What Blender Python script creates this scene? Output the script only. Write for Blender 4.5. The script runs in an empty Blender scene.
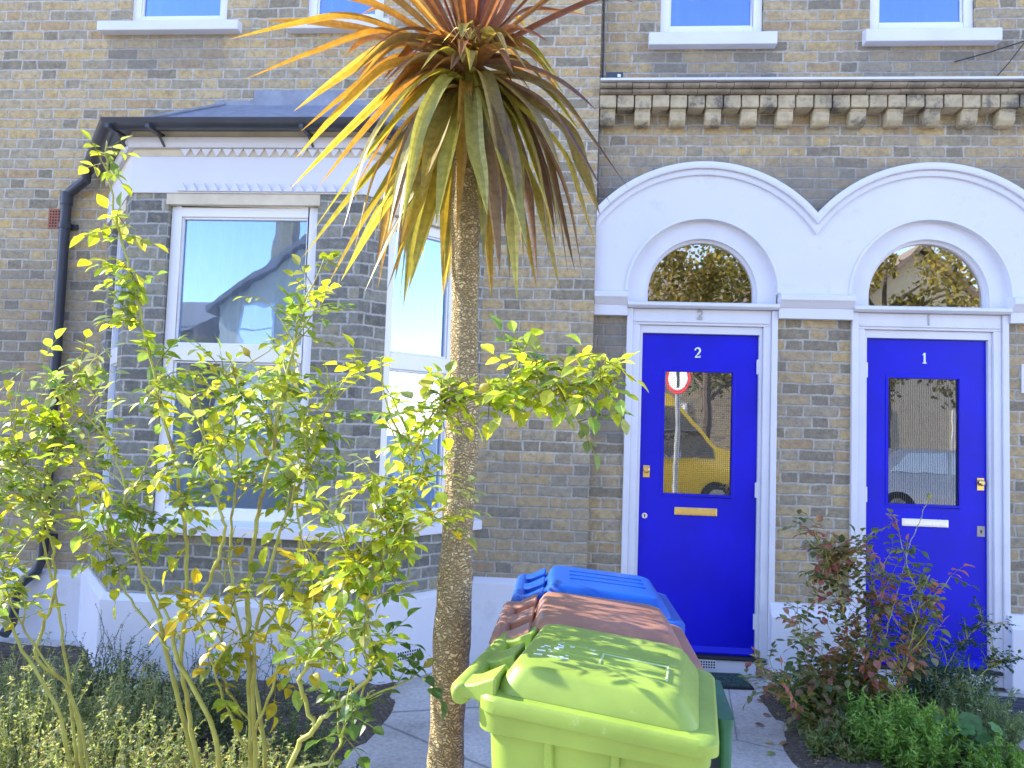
import bpy, bmesh, math, random
from mathutils import Vector, Matrix, noise
R = math.radians
S = bpy.context.scene
COL = S.collection
random.seed(7)

# ------------------------------------------------------------------ camera, sky, sun, exposure
CAM = Vector((0, 0, 1.55))
yaw, pitch, roll = R(4.62), R(3.41), R(1.88)
FPX = 770.0
_f = Vector((-math.sin(yaw)*math.cos(pitch), math.cos(yaw)*math.cos(pitch), math.sin(pitch)))
_r0 = Vector((math.cos(yaw), math.sin(yaw), 0)); _u0 = _r0.cross(_f)
_r = math.cos(roll)*_r0 + math.sin(roll)*_u0
_u = -math.sin(roll)*_r0 + math.cos(roll)*_u0
cam = bpy.data.cameras.new('camera'); camo = bpy.data.objects.new('camera', cam); COL.objects.link(camo)
cam.sensor_width = 36; cam.lens = FPX*36/1024; cam.clip_end = 500; cam.clip_start = 0.05
m = Matrix((( _r.x, _u.x, -_f.x, CAM.x), (_r.y, _u.y, -_f.y, CAM.y), (_r.z, _u.z, -_f.z, CAM.z), (0, 0, 0, 1)))
camo.matrix_world = m
S.camera = camo

SUN_EL, SUN_OFF = R(33), R(10.8)            # the sun stands to the left and a little behind the facade
SD = Vector((-math.cos(SUN_EL)*math.cos(SUN_OFF), math.cos(SUN_EL)*math.sin(SUN_OFF), math.sin(SUN_EL)))
W = bpy.data.worlds.new('World'); S.world = W; W.use_nodes = True
wn = W.node_tree
sky = wn.nodes.new('ShaderNodeTexSky'); sky.sky_type = 'NISHITA'; sky.sun_disc = False
sky.sun_elevation = SUN_EL; sky.sun_rotation = math.atan2(SD.x, SD.y)
sky.air_density = 1.1; sky.dust_density = 0.0; sky.ozone_density = 3.0
bg = wn.nodes['Background']; tn = wn.nodes.new('ShaderNodeMix'); tn.data_type = 'RGBA'; tn.blend_type = 'MULTIPLY'; tn.inputs[0].default_value = 1; tn.inputs[7].default_value = (1.10, .96, 1.08, 1)
wn.links.new(sky.outputs[0], tn.inputs[6]); wn.links.new(tn.outputs[2], bg.inputs[0]); bg.inputs[1].default_value = 0.15
sl = bpy.data.lights.new('sun', 'SUN'); so = bpy.data.objects.new('sun', sl); COL.objects.link(so)
sl.energy = 2.8; sl.angle = R(0.55); sl.color = (1, .93, .82)
so.rotation_euler = SD.to_track_quat('Z', 'Y').to_euler()
S.view_settings.view_transform = 'Standard'; S.view_settings.look = 'None'
S.view_settings.exposure = 2.08; S.view_settings.gamma = 1
S.render.resolution_x = 1024; S.render.resolution_y = 768


def at(px, py, Y):
    """the point at distance Y from the camera's foot that the photo shows at pixel px, py"""
    d = _r*(px-512) + _u*(384-py) + _f*FPX
    return CAM + d*(Y/d.y)

# ------------------------------------------------------------------ materials
MATS = {}
def newmat(name):
    mt = bpy.data.materials.new(name); mt.use_nodes = True
    return mt, mt.node_tree, mt.node_tree.nodes['Principled BSDF']
class NT:
    def __init__(s, t): s.t = t
    def n(s, k, **kw):
        o = s.t.nodes.new(k)
        for a, v in kw.items(): setattr(o, a, v)
        return o
    def l(s, a, b): s.t.links.new(a, b)
    def m(s, op, a, b=None, c=None):
        o = s.t.nodes.new('ShaderNodeMath'); o.operation = op
        for i, v in enumerate((a, b, c)):
            if v is None: continue
            if isinstance(v, (int, float)): o.inputs[i].default_value = v
            else: s.l(v, o.inputs[i])
        return o.outputs[0]
    def mix(s, f, a, b, blend='MIX'):
        o = s.t.nodes.new('ShaderNodeMix'); o.data_type = 'RGBA'; o.blend_type = blend
        for i, v in ((0, f), (6, a), (7, b)):
            if isinstance(v, (int, float)): o.inputs[i].default_value = v
            elif isinstance(v, tuple): o.inputs[i].default_value = (*v, 1)[:4]
            else: s.l(v, o.inputs[i])
        return o.outputs[2]
    def ramp(s, f, stops, interp='LINEAR'):
        o = s.t.nodes.new('ShaderNodeValToRGB'); cr = o.color_ramp; cr.interpolation = interp
        while len(cr.elements) < len(stops): cr.elements.new(0.5)
        for e, (p, c) in zip(cr.elements, stops):
            e.position = p; e.color = (*c, 1) if len(c) == 3 else c
        s.l(f, o.inputs[0]); return o.outputs[0]
    def noise(s, vec, scale, detail=4, rough=.55):
        o = s.t.nodes.new('ShaderNodeTexNoise'); o.inputs['Scale'].default_value = scale
        o.inputs['Detail'].default_value = detail; o.inputs['Roughness'].default_value = rough
        if vec is not None: s.l(vec, o.inputs['Vector'])
        return o.outputs['Fac']
def bump(N, b, h, strength, dist=0.01):
    o = N.n('ShaderNodeBump'); o.inputs['Strength'].default_value = strength; o.inputs['Distance'].default_value = dist
    N.l(h, o.inputs['Height']); N.l(o.outputs[0], b.inputs['Normal'])

def paint(name, col, rough=.5, var=.08, bstr=.15, scale=6, dirt=None, coat=0, metal=0, spec=.5, fine=60):
    mt, t, b = newmat(name); N = NT(t)
    tc = N.n('ShaderNodeNewGeometry').outputs['Position']
    n1 = N.noise(tc, scale, 6, .6)
    dk = tuple(c*(1-var*2.2) for c in col); lt = tuple(min(1, c*(1+var)) for c in col)
    c = N.ramp(n1, [(.3, dk), (.7, lt)])
    if dirt:
        n2 = N.noise(tc, dirt[1], 8, .7)
        f = N.ramp(n2, [(dirt[2], (0, 0, 0)), (dirt[2]+.12, (1, 1, 1))])
        c = N.mix(N.m('MULTIPLY', f, dirt[3]), c, dirt[0])
    N.l(c, b.inputs['Base Color'])
    n3 = N.noise(tc, fine, 5, .6)
    N.l(N.m('MULTIPLY_ADD', n3, .25, rough-.12), b.inputs['Roughness'])
    b.inputs['Metallic'].default_value = metal; b.inputs['Coat Weight'].default_value = coat
    b.inputs['Specular IOR Level'].default_value = spec
    if bstr: bump(N, b, n3, bstr, .003)
    MATS[name] = mt; return mt

def brick(name, tones, mortar, stain_shade=(), soot=0.0, h=.074, arch_soot=None):
    mt, t, b = newmat(name); N = NT(t)
    uv = N.n('ShaderNodeUVMap').outputs[0]
    sep0 = N.n('ShaderNodeSeparateXYZ'); N.l(uv, sep0.inputs[0])
    # wobble
    nz = N.n('ShaderNodeTexNoise'); nz.inputs['Scale'].default_value = 9; nz.inputs['Detail'].default_value = 6; N.l(uv, nz.inputs['Vector'])
    sp = N.n('ShaderNodeSeparateColor'); N.l(nz.outputs['Color'], sp.inputs[0])
    u = N.m('MULTIPLY_ADD', N.m('SUBTRACT', sp.outputs[0], .5), .030, sep0.outputs[0])
    v = N.m('MULTIPLY_ADD', N.m('SUBTRACT', sp.outputs[1], .5), .022, sep0.outputs[1])
    vr = N.m('DIVIDE', v, h); row = N.m('FLOOR', vr); fv = N.m('FRACT', vr)
    wn1 = N.n('ShaderNodeTexWhiteNoise', noise_dimensions='1D'); N.l(row, wn1.inputs['W'])
    p = .345
    up = N.m('ADD', N.m('DIVIDE', u, p), N.m('ADD', N.m('MULTIPLY', N.m('MODULO', N.m('ABSOLUTE', row), 2), .5), N.m('MULTIPLY', wn1.outputs[0], .16)))
    cell = N.m('FLOOR', up); fu = N.m('FRACT', up)
    hd = N.m('GREATER_THAN', fu, .667)
    idc = N.m('MULTIPLY_ADD', cell, 2, hd)
    eu = N.m('MULTIPLY', N.m('MINIMUM', N.m('MINIMUM', fu, N.m('SUBTRACT', 1, fu)), N.m('ABSOLUTE', N.m('SUBTRACT', fu, .667))), p)
    ev = N.m('MULTIPLY', N.m('MINIMUM', fv, N.m('SUBTRACT', 1, fv)), h)
    fn = N.noise(uv, 55, 5, .65)
    d = N.m('ADD', N.m('MINIMUM', eu, ev), N.m('MULTIPLY', N.m('SUBTRACT', fn, .5), .017))
    mp = N.n('ShaderNodeMapRange'); mp.interpolation_type = 'SMOOTHSTEP'
    mp.inputs[1].default_value = .003; mp.inputs[2].default_value = .0105; N.l(d, mp.inputs[0]); mask = mp.outputs[0]
    cv = N.n('ShaderNodeCombineXYZ'); N.l(idc, cv.inputs[0]); N.l(row, cv.inputs[1])
    wn2 = N.n('ShaderNodeTexWhiteNoise', noise_dimensions='3D'); N.l(cv.outputs[0], wn2.inputs['Vector'])
    cv2 = N.n('ShaderNodeVectorMath', operation='MULTIPLY'); N.l(cv.outputs[0], cv2.inputs[0]); cv2.inputs[1].default_value = (.27, .11, 0)
    big = N.noise(cv2.outputs[0], 1.0, 3, .5)
    pick = N.m('ADD', N.m('MULTIPLY', wn2.outputs['Value'], .86), N.m('MULTIPLY', N.m('SUBTRACT', big, .5), .55))
    st = [(i/len(tones), c) for i, c in enumerate(tones)]
    col = N.ramp(pick, st, 'CONSTANT')
    n2 = N.noise(uv, 28, 7, .7); n3 = N.noise(uv, 130, 4, .7)
    f = N.ramp(n2, [(.25, (.55, .55, .58)), (.55, (1, 1, 1)), (.8, (1.25, 1.2, 1.1))])
    col = N.mix(.85, col, f, 'MULTIPLY')
    spk = N.ramp(n3, [(.30, (.55, .55, .58)), (.46, (1, 1, 1))])
    col = N.mix(.6, col, spk, 'MULTIPLY')
    mcol = N.ramp(N.noise(uv, 14, 6, .7), [(.3, tuple(c*.62 for c in mortar)), (.65, mortar)])
    smear = N.ramp(N.noise(uv, 17, 8, .75), [(.50, (0, 0, 0)), (.68, (1, 1, 1))])
    col = N.mix(N.m('MULTIPLY', smear, .26), col, mortar)
    dks = N.ramp(N.noise(uv, 15, 9, .82), [(.50, (0, 0, 0)), (.66, (1, 1, 1))])
    col = N.mix(N.m('MULTIPLY', dks, .62), col, (.13, .12, .11))
    och = N.ramp(N.noise(uv, 21, 6, .7), [(.54, (0, 0, 0)), (.7, (1, 1, 1))])
    col = N.mix(N.m('MULTIPLY', och, .35), col, (.56, .44, .22))
    col = N.mix(mask, mcol, col)
    g = N.noise(uv, 2.3, 6, .65)
    if soot > 0:
        sf = N.ramp(g, [(.42, (0, 0, 0)), (.62, (1, 1, 1))])
        col = N.mix(N.m('MULTIPLY', sf, soot), col, (.13, .13, .14))
    for (x0, x1, z0, z1, amt) in stain_shade:           # grey patches: old staining below the sills, painted shade left of door 2
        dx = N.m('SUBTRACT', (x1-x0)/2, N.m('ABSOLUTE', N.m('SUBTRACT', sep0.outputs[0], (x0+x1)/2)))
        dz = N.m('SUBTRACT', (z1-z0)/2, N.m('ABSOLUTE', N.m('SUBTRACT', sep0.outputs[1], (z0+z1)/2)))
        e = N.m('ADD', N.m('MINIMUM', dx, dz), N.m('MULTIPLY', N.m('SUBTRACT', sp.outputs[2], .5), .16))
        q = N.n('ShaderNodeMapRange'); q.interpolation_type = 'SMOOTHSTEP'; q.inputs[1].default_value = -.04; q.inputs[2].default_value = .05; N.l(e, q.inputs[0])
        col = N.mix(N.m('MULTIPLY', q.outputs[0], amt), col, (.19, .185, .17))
    N.l(col, b.inputs['Base Color']); b.inputs['Roughness'].default_value = .93; b.inputs['Specular IOR Level'].default_value = .2
    hh = N.m('ADD', N.m('MULTIPLY', mask, 1.0), N.m('ADD', N.m('MULTIPLY', n2, .5), N.m('ADD', N.m('MULTIPLY', n3, .3), N.m('MULTIPLY', wn2.outputs['Value'], .25))))
    bump(N, b, hh, .8, .006)
    MATS[name] = mt; return mt

def leafmat(name, rough=.42, trans=.45, spec=.45, vein=True):
    """colour comes from each leaf's own tint"""
    mt, t, b = newmat(name); N = NT(t)
    a = N.n('ShaderNodeAttribute', attribute_name='tint').outputs['Color']
    tc = N.n('ShaderNodeNewGeometry').outputs['Position']
    n1 = N.noise(tc, 45, 5, .6)
    c = N.mix(1, a, N.ramp(n1, [(.3, (.72, .74, .7)), (.7, (1.22, 1.2, 1.15))]), 'MULTIPLY')
    N.l(c, b.inputs['Base Color']); b.inputs['Roughness'].default_value = rough; b.inputs['Specular IOR Level'].default_value = spec
    if vein: bump(N, b, n1, .3, .003)
    tr = N.n('ShaderNodeBsdfTranslucent')
    N.l(N.mix(1, c, (1.75, 1.6, .75), 'MULTIPLY'), tr.inputs[0])
    mx = N.n('ShaderNodeMixShader'); mx.inputs[0].default_value = trans
    N.l(b.outputs[0], mx.inputs[1]); N.l(tr.outputs[0], mx.inputs[2])
    N.l(mx.outputs[0], t.nodes['Material Output'].inputs[0])
    MATS[name] = mt; return mt

def glass(name, refl, tint=(.9, .95, 1), pattern=None, wav=.02, gcol=(1, 1, 1)):
    mt, t, b = newmat(name); N = NT(t); t.nodes.remove(b)
    tr = N.n('ShaderNodeBsdfTransparent'); tr.inputs[0].default_value = (*tint, 1)
    gl = N.n('ShaderNodeBsdfGlossy'); gl.inputs['Roughness'].default_value = .01; gl.inputs[0].default_value = (*gcol, 1)
    geo = N.n('ShaderNodeNewGeometry').outputs['Position']
    bp = N.n('ShaderNodeBump'); bp.inputs['Strength'].default_value = wav; bp.inputs['Distance'].default_value = .02
    N.l(N.noise(geo, 3.5, 2, .4), bp.inputs['Height']); N.l(bp.outputs[0], gl.inputs['Normal'])
    fr = N.n('ShaderNodeFresnel'); fr.inputs[0].default_value = 1.5
    mx = N.n('ShaderNodeMixShader'); N.l(N.m('MINIMUM', N.m('ADD', fr.outputs[0], refl), 1.0), mx.inputs[0])
    N.l(tr.outputs[0], mx.inputs[1]); N.l(gl.outputs[0], mx.inputs[2]); out = mx.outputs[0]
    if pattern:
        sp = N.n('ShaderNodeSeparateXYZ'); N.l(geo, sp.inputs[0])
        fx = N.m('FRACT', N.m('DIVIDE', sp.outputs[0], pattern[1])); k = N.m('LESS_THAN', fx, pattern[2])
        if pattern[0] == 'grid':
            fz = N.m('FRACT', N.m('DIVIDE', sp.outputs[2], pattern[1])); k = N.m('MAXIMUM', k, N.m('LESS_THAN', fz, pattern[2]))
        df = N.n('ShaderNodeBsdfDiffuse'); df.inputs[0].default_value = (.10, .10, .10, 1)
        m2 = N.n('ShaderNodeMixShader'); N.l(N.m('MULTIPLY', k, .75), m2.inputs[0])
        N.l(out, m2.inputs[1]); N.l(df.outputs[0], m2.inputs[2]); out = m2.outputs[0]
    N.l(out, t.nodes['Material Output'].inputs[0])
    MATS[name] = mt; return mt

YEL = [(.155, .16, .18), (.25, .25, .255), (.36, .33, .28), (.42, .35, .24), (.31, .305, .30), (.44, .36, .22), (.38, .33, .26), (.46, .40, .30), (.35, .27, .20), (.50, .40, .22)]
GRY = [(.08, .085, .10), (.14, .145, .16), (.19, .19, .195), (.25, .235, .21), (.17, .17, .175), (.29, .25, .18), (.22, .215, .21), (.32, .27, .19), (.24, .235, .225)]
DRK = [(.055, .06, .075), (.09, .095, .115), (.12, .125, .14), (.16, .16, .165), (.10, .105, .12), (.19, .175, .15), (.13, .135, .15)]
YEL = [(t[0]*1.32, t[1]*1.12, t[2]*.84) for t in YEL]
YEL = [tuple(.72*a+.28*b for a, b in zip(t, (.50, .405, .21))) for t in YEL]
YEL = [(t[0]*1.02, t[1]*1.03, t[2]*1.0) for t in YEL]
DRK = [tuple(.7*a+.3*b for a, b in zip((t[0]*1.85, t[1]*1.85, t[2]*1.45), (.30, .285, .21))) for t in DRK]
brick('brick_left', YEL, (.60, .56, .46), stain_shade=[(-3.45, -2.55, 4.06, 4.36, .42), (-9, -1.5, .3, 2.6, .30), (-.64, .2, .4, 1.35, .35)])
brick('brick_right', [tuple(c*.93 for c in t) for t in YEL], (.57, .53, .44), stain_shade=[(.45, 1.32, 4.0, 4.26, .42), (1.9, 2.8, 4.0, 4.28, .42), (.0, 3.4, 2.95, 3.45, .42), (.0, .36, 1.5, 2.5, .65)], soot=.25)  # last patch paints the shade on the brick strip left of door 2
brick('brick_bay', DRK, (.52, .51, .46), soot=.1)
brick('brick_far', YEL, (.42, .40, .36))
paint('white_render', (.71, .715, .75), .55, .02, .25, 2.5, dirt=((.50, .50, .47), 5, .57, .38), fine=35)
paint('white_gloss', (.72, .725, .76), .4, .03, .15, 4, dirt=((.55, .55, .53), 11, .64, .45), fine=30)
paint('upvc', (.84, .84, .85), .3, .01, .03)
paint('stone_cream', (.70, .62, .45), .75, .08, .3)
paint('stone_corbel', (.56, .47, .30), .9, .16, .8, 14, dirt=((.06, .06, .065), 7, .5, .8), fine=70)
paint('stone_soot', (.34, .28, .20), .92, .25, .8, 8, dirt=((.34, .30, .22), 5, .58, .8), fine=70)
paint('lead', (.30, .33, .38), .6, .12, .3, 9)
paint('slate', (.24, .27, .33), .55, .14, .3, 12)
paint('black_plastic', (.05, .055, .07), .35, .1, .08)
paint('black_iron', (.02, .02, .022), .55, .2, .3)
paint('blue_door', (.001, .003, .56), .36, .09, .14, 3, dirt=((.02, .03, .40), 12, .62, .5), spec=.38, fine=45)
paint('brass', (.85, .62, .22), .3, .06, 0, metal=1)
paint('chrome', (.85, .85, .87), .3, .02, 0, metal=1)
paint('dull_metal', (.42, .40, .36), .5, .2, .2, metal=.6)
paint('grey_numeral', (.42, .40, .36), .6, .1, .1)
paint('white_numeral', (.82, .83, .85), .4, .02, .0)
paint('terracotta', (.42, .17, .10), .85, .12, .4, 20)
paint('dark_hole', (.012, .012, .014), .9, .1, 0)
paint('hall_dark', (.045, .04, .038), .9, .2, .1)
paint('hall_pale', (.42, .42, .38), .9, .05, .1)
paint('curtain', (.66, .68, .70), .95, .04, .15, 9)
paint('bin_green', (.30, .42, .06), .46, .10, .12, 5, dirt=((.52, .60, .30), 26, .63, .45), fine=90)
paint('bin_brown', (.38, .185, .12), .40, .10, .12, 6, dirt=((.42, .30, .26), 20, .64, .5), fine=90)
paint('bin_blue', (.003, .085, .44), .36, .08, .1, 6, dirt=((.25, .40, .62), 24, .66, .45), fine=90)
paint('dark_green_plastic', (.03, .16, .085), .45, .1, .1)
paint('scuff', (.46, .58, .30), .6, .05, .1)
paint('rubber', (.02, .02, .022), .8, .2, .4, fine=200)
paint('mat_green', (.055, .10, .085), .95, .3, 1.0, 60, fine=250)
paint('asphalt', (.055, .055, .058), .9, .15, .6, 20, fine=120)
paint('pavement', (.26, .26, .255), .9, .1, .4, 6)
paint('steel_pole', (.45, .46, .45), .5, .1, .1, metal=.3)
paint('sign_red', (.62, .02, .02), .4, .03, 0)
paint('sign_white', (.82, .82, .82), .4, .03, 0)
paint('van_yellow', (.78, .52, .02), .3, .03, 0, coat=.6)
paint('car_silver', (.50, .53, .56), .28, .04, 0, metal=.5, coat=.6)
paint('cream_render', (.72, .64, .46), .85, .06, .3)
paint('roof_tile', (.30, .25, .22), .85, .2, .5, 20)
paint('bark', (.16, .125, .09), .9, .25, .9, 14)
paint('paper', (.42, .48, .42), .8, .03, 0)
leafmat('rose_leaf', .38, .52, .5)
leafmat('palm_leaf', .36, .34, .5)
leafmat('small_leaf', .5, .40, .35)
leafmat('petal', .6, .4, .2, vein=False)
glass('glass_bay', .24, (.84, .92, 1.0), gcol=(.62, .80, 1.0), wav=.05)
glass('glass_upper', .24, (.64, .80, 1.0), gcol=(.58, .74, 1.0), wav=.05)
glass('glass_wired', .36, (.55, .55, .52), ('grid', .0135, .16))
glass('glass_reeded', .18, (.55, .55, .55), ('lines', .0145, .28))
glass('glass_fan', .32, (.80, .76, .66), gcol=(1.0, .93, .80))
glass('glass_far', .55, (.3, .32, .35))

# stem colour, palm bark, concrete, soil
def stem_mat():
    mt, t, b = newmat('rose_stem'); N = NT(t)
    tc = N.n('ShaderNodeNewGeometry').outputs['Position']
    c = N.ramp(N.noise(tc, 11, 5, .6), [(.3, (.26, .19, .06)), (.45, (.38, .37, .07)), (.7, (.46, .48, .12))])
    N.l(c, b.inputs['Base Color']); b.inputs['Roughness'].default_value = .5; bump(N, b, N.noise(tc, 120, 3), .4, .003)
    MATS['rose_stem'] = mt
stem_mat()
paint('woody_stem', (.22, .15, .10), .85, .2, .6, 30)
def bark_palm():
    mt, t, b = newmat('palm_bark'); N = NT(t)
    uv = N.n('ShaderNodeUVMap').outputs[0]
    mpg = N.n('ShaderNodeMapping'); mpg.inputs['Scale'].default_value = (.75, 1.15, 1); N.l(uv, mpg.inputs[0])
    nz = N.n('ShaderNodeTexNoise'); nz.inputs['Scale'].default_value = 30; N.l(uv, nz.inputs['Vector'])
    vm = N.n('ShaderNodeVectorMath', operation='MULTIPLY_ADD'); N.l(nz.outputs['Color'], vm.inputs[0]); vm.inputs[1].default_value = (.045, .045, 0); N.l(mpg.outputs[0], vm.inputs[2])
    vo = N.n('ShaderNodeTexVoronoi', feature='DISTANCE_TO_EDGE'); vo.inputs['Scale'].default_value = 95; N.l(vm.outputs[0], vo.inputs['Vector'])
    v2 = N.n('ShaderNodeTexVoronoi'); v2.inputs['Scale'].default_value = 85; N.l(vm.outputs[0], v2.inputs['Vector'])
    e = N.ramp(vo.outputs['Distance'], [(.0, (0, 0, 0)), (.22, (1, 1, 1))])
    n1 = N.noise(uv, 18, 6, .7)
    c = N.ramp(n1, [(.3, (.50, .37, .17)), (.6, (.76, .62, .36)), (.8, (.84, .74, .50))])
    sc = N.n('ShaderNodeSeparateColor'); N.l(v2.outputs['Color'], sc.inputs[0])
    c = N.mix(.5, c, N.ramp(sc.outputs[0], [(0, (.74, .72, .66)), (1, (1.15, 1.12, 1.0))]), 'MULTIPLY')
    c = N.mix(e, (.36, .26, .13), c)
    N.l(c, b.inputs['Base Color']); b.inputs['Roughness'].default_value = .9
    bump(N, b, N.m('ADD', e, N.m('MULTIPLY', n1, .6)), 1.0, .008)
    MATS['palm_bark'] = mt
bark_palm()
def concrete():
    mt, t, b = newmat('concrete'); N = NT(t)
    tc = N.n('ShaderNodeNewGeometry').outputs['Position']
    n1 = N.noise(tc, 1.8, 8, .65); n2 = N.noise(tc, 40, 6, .7); n3 = N.noise(tc, 160, 3, .7)
    c = N.ramp(n1, [(.3, (.36, .335, .29)), (.5, (.54, .50, .44)), (.7, (.66, .62, .55))])
    c = N.mix(.8, c, N.ramp(n2, [(.35, (.7, .7, .7)), (.6, (1.1, 1.1, 1.08))]), 'MULTIPLY')
    c = N.mix(N.ramp(n3, [(.62, (0, 0, 0)), (.72, (1, 1, 1))]), c, (.42, .41, .39))
    vo = N.n('ShaderNodeTexVoronoi', feature='DISTANCE_TO_EDGE'); vo.inputs['Scale'].default_value = .9; N.l(tc, vo.inputs['Vector'])
    cr = N.ramp(vo.outputs['Distance'], [(.0, (1, 1, 1)), (.006, (0, 0, 0))])
    c = N.mix(N.m('MULTIPLY', cr, .7), c, (.06, .055, .05))
    N.l(c, b.inputs['Base Color']); b.inputs['Roughness'].default_value = .9
    bump(N, b, N.m('ADD', n2, N.m('MULTIPLY', n3, .6)), .5, .006); MATS['concrete'] = mt
concrete()
def soil():
    mt, t, b = newmat('soil'); N = NT(t)
    tc = N.n('ShaderNodeNewGeometry').outputs['Position']
    n1 = N.noise(tc, 9, 8, .75); n2 = N.noise(tc, 60, 6, .75)
    c = N.ramp(n2, [(.35, (.07, .052, .036)), (.52, (.17, .13, .09)), (.70, (.38, .33, .26))])
    c = N.mix(N.ramp(n1, [(.5, (0, 0, 0)), (.65, (1, 1, 1))]), c, (.13, .105, .075))
    N.l(c, b.inputs['Base Color']); b.inputs['Roughness'].default_value = .95
    bump(N, b, N.m('ADD', n1, n2), 1, .03); MATS['soil'] = mt
soil()
def ribbed_mat():
    mt, t, b = newmat('ribbed_mat'); N = NT(t)
    tc = N.n('ShaderNodeNewGeometry').outputs['Position']
    sp = N.n('ShaderNodeSeparateXYZ'); N.l(tc, sp.inputs[0])
    w = N.m('SINE', N.m('MULTIPLY', sp.outputs[1], 300)); nn = N.noise(tc, 120, 5, .7)
    c = N.ramp(N.m('MULTIPLY_ADD', w, .25, nn), [(.2, (.03, .032, .04)), (.8, (.13, .135, .16))])
    N.l(c, b.inputs['Base Color']); b.inputs['Roughness'].default_value = .95; bump(N, b, w, .8, .006); MATS['ribbed_mat'] = mt
ribbed_mat()

# ------------------------------------------------------------------ mesh builder
def uvmap(me):
    uvl = me.uv_layers.new(name='UVMap')
    for p in me.polygons:
        n = p.normal
        for li in p.loop_indices:
            c = me.vertices[me.loops[li].vertex_index].co
            if abs(n.z) > .75: uvl.data[li].uv = (c.x, c.y)
            else:
                l = math.hypot(n.x, n.y) or 1
                tx, ty = -n.y/l, n.x/l
                uvl.data[li].uv = (c.x*tx + c.y*ty, c.z)
class MB:
    def __init__(s, M=None):
        s.v = []; s.f = []; s.t = []; s.M = M or Matrix.Identity(4); s.smooth = []
        s.has_t = False
    def add(s, vs, fs, smooth=False, tint=None):
        b = len(s.v); s.v += [s.M @ Vector(v) for v in vs]
        for f in fs:
            s.f.append(tuple(i+b for i in f)); s.smooth.append(smooth); s.t.append(tint)
        if tint: s.has_t = True
    def box(s, x0, x1, y0, y1, z0, z1):
        s.add([(x0, y0, z0), (x1, y0, z0), (x1, y1, z0), (x0, y1, z0), (x0, y0, z1), (x1, y0, z1), (x1, y1, z1), (x0, y1, z1)],
              [(0, 3, 2, 1), (4, 5, 6, 7), (0, 1, 5, 4), (1, 2, 6, 5), (2, 3, 7, 6), (3, 0, 4, 7)])
        return s
    def tube(s, pts, r, n=8, caps=True, tint=None):
        pts = [Vector(p) for p in pts]
        rs = r if isinstance(r, (list, tuple)) else [r]*len(pts)
        up = Vector((.03, .02, 1)); vs = []; fs = []; prev = None
        for i, p in enumerate(pts):
            a = pts[max(i-1, 0)]; c = pts[min(i+1, len(pts)-1)]; d = (c-a).normalized()
            if prev is None:
                x = d.cross(up if abs(d.dot(up)) < .9 else Vector((1, 0, 0))).normalized()
            else:
                x = (prev - d*prev.dot(d)).normalized()
            prev = x; y = d.cross(x)
            for k in range(n):
                a2 = 2*math.pi*k/n; vs.append(p + (x*math.cos(a2) + y*math.sin(a2))*rs[i])
        for i in range(len(pts)-1):
            for k in range(n):
                fs.append((i*n+k, i*n+(k+1) % n, (i+1)*n+(k+1) % n, (i+1)*n+k))
        s.add(vs, fs, True, tint)
        if caps:
            b = len(pts)-1
            s.add([vs[k] for k in range(n)], [tuple(reversed(range(n)))], False, tint)
            s.add([vs[b*n+k] for k in range(n)], [tuple(range(n))], False, tint)
        return s
    def prism(s, poly, y0, y1, axis='Y'):
        """poly in x,z extruded along y (axis Y) or poly in y,z extruded along x (axis X)"""
        n = len(poly)
        if axis == 'Y': vs = [(a, y0, b) for a, b in poly] + [(a, y1, b) for a, b in poly]
        elif axis == 'X': vs = [(y0, a, b) for a, b in poly] + [(y1, a, b) for a, b in poly]
        else: vs = [(a, b, y0) for a, b in poly] + [(a, b, y1) for a, b in poly]
        fs = [tuple(range(n)), tuple(reversed(range(n, 2*n)))] + [(i, n+i, n+(i+1) % n, (i+1) % n) for i in range(n)]
        s.add(vs, fs); return s
    def loft(s, loops, cap0=True, cap1=True, smooth=True):
        n = len(loops[0]); vs = [v for l in loops for v in l]; fs = []
        for i in range(len(loops)-1):
            for k in range(n): fs.append((i*n+k, i*n+(k+1) % n, (i+1)*n+(k+1) % n, (i+1)*n+k))
        s.add(vs, fs, smooth)
        if cap0: s.add(loops[0], [tuple(reversed(range(n)))], False)
        if cap1: s.add(loops[-1], [tuple(range(n))], False)
        return s
    def build(s, name, mat, parent=None, bevel=0, fixn=True, loc=None):
        me = bpy.data.meshes.new(name)
        off = Vector(loc) if loc is not None else Vector((0, 0, 0))
        me.from_pydata([v-off for v in s.v], [], s.f); me.update()
        if fixn and not s.has_t:
            bm = bmesh.new(); bm.from_mesh(me); bmesh.ops.remove_doubles(bm, verts=bm.verts, dist=1e-5)
            bmesh.ops.recalc_face_normals(bm, faces=bm.faces); bm.to_mesh(me); bm.free()
            if any(s.smooth):
                for p in me.polygons: p.use_smooth = True
                me.set_sharp_from_angle(angle=R(38))
        else:
            for p, q in zip(me.polygons, s.smooth): p.use_smooth = q
        uvmap(me)
        if s.has_t:
            a = me.attributes.new('tint', 'FLOAT_COLOR', 'FACE')
            flat = []
            for t in s.t: flat += [*(t or (.1, .1, .1)), 1]
            a.data.foreach_set('color', flat)
        me.materials.append(MATS[mat] if isinstance(mat, str) else mat)
        o = bpy.data.objects.new(name, me); COL.objects.link(o)
        if loc is not None: o.location = off
        if parent:
            o.parent = parent
            if loc is None: o.location = -wloc(parent)
            else: o.location = off - wloc(parent)
        if bevel:
            bv = o.modifiers.new('bevel', 'BEVEL'); bv.width = bevel; bv.segments = 2; bv.limit_method = 'ANGLE'; bv.angle_limit = R(40)
        return o
def wloc(o):
    v = Vector(o.location)
    while o.parent: o = o.parent; v += Vector(o.location)
    return v
def tag(o, label=None, cat=None, group=None, kind=None):
    if label: o['label'] = label
    if cat: o['category'] = cat
    if group: o['group'] = group
    if kind: o['kind'] = kind
    return o
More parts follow.
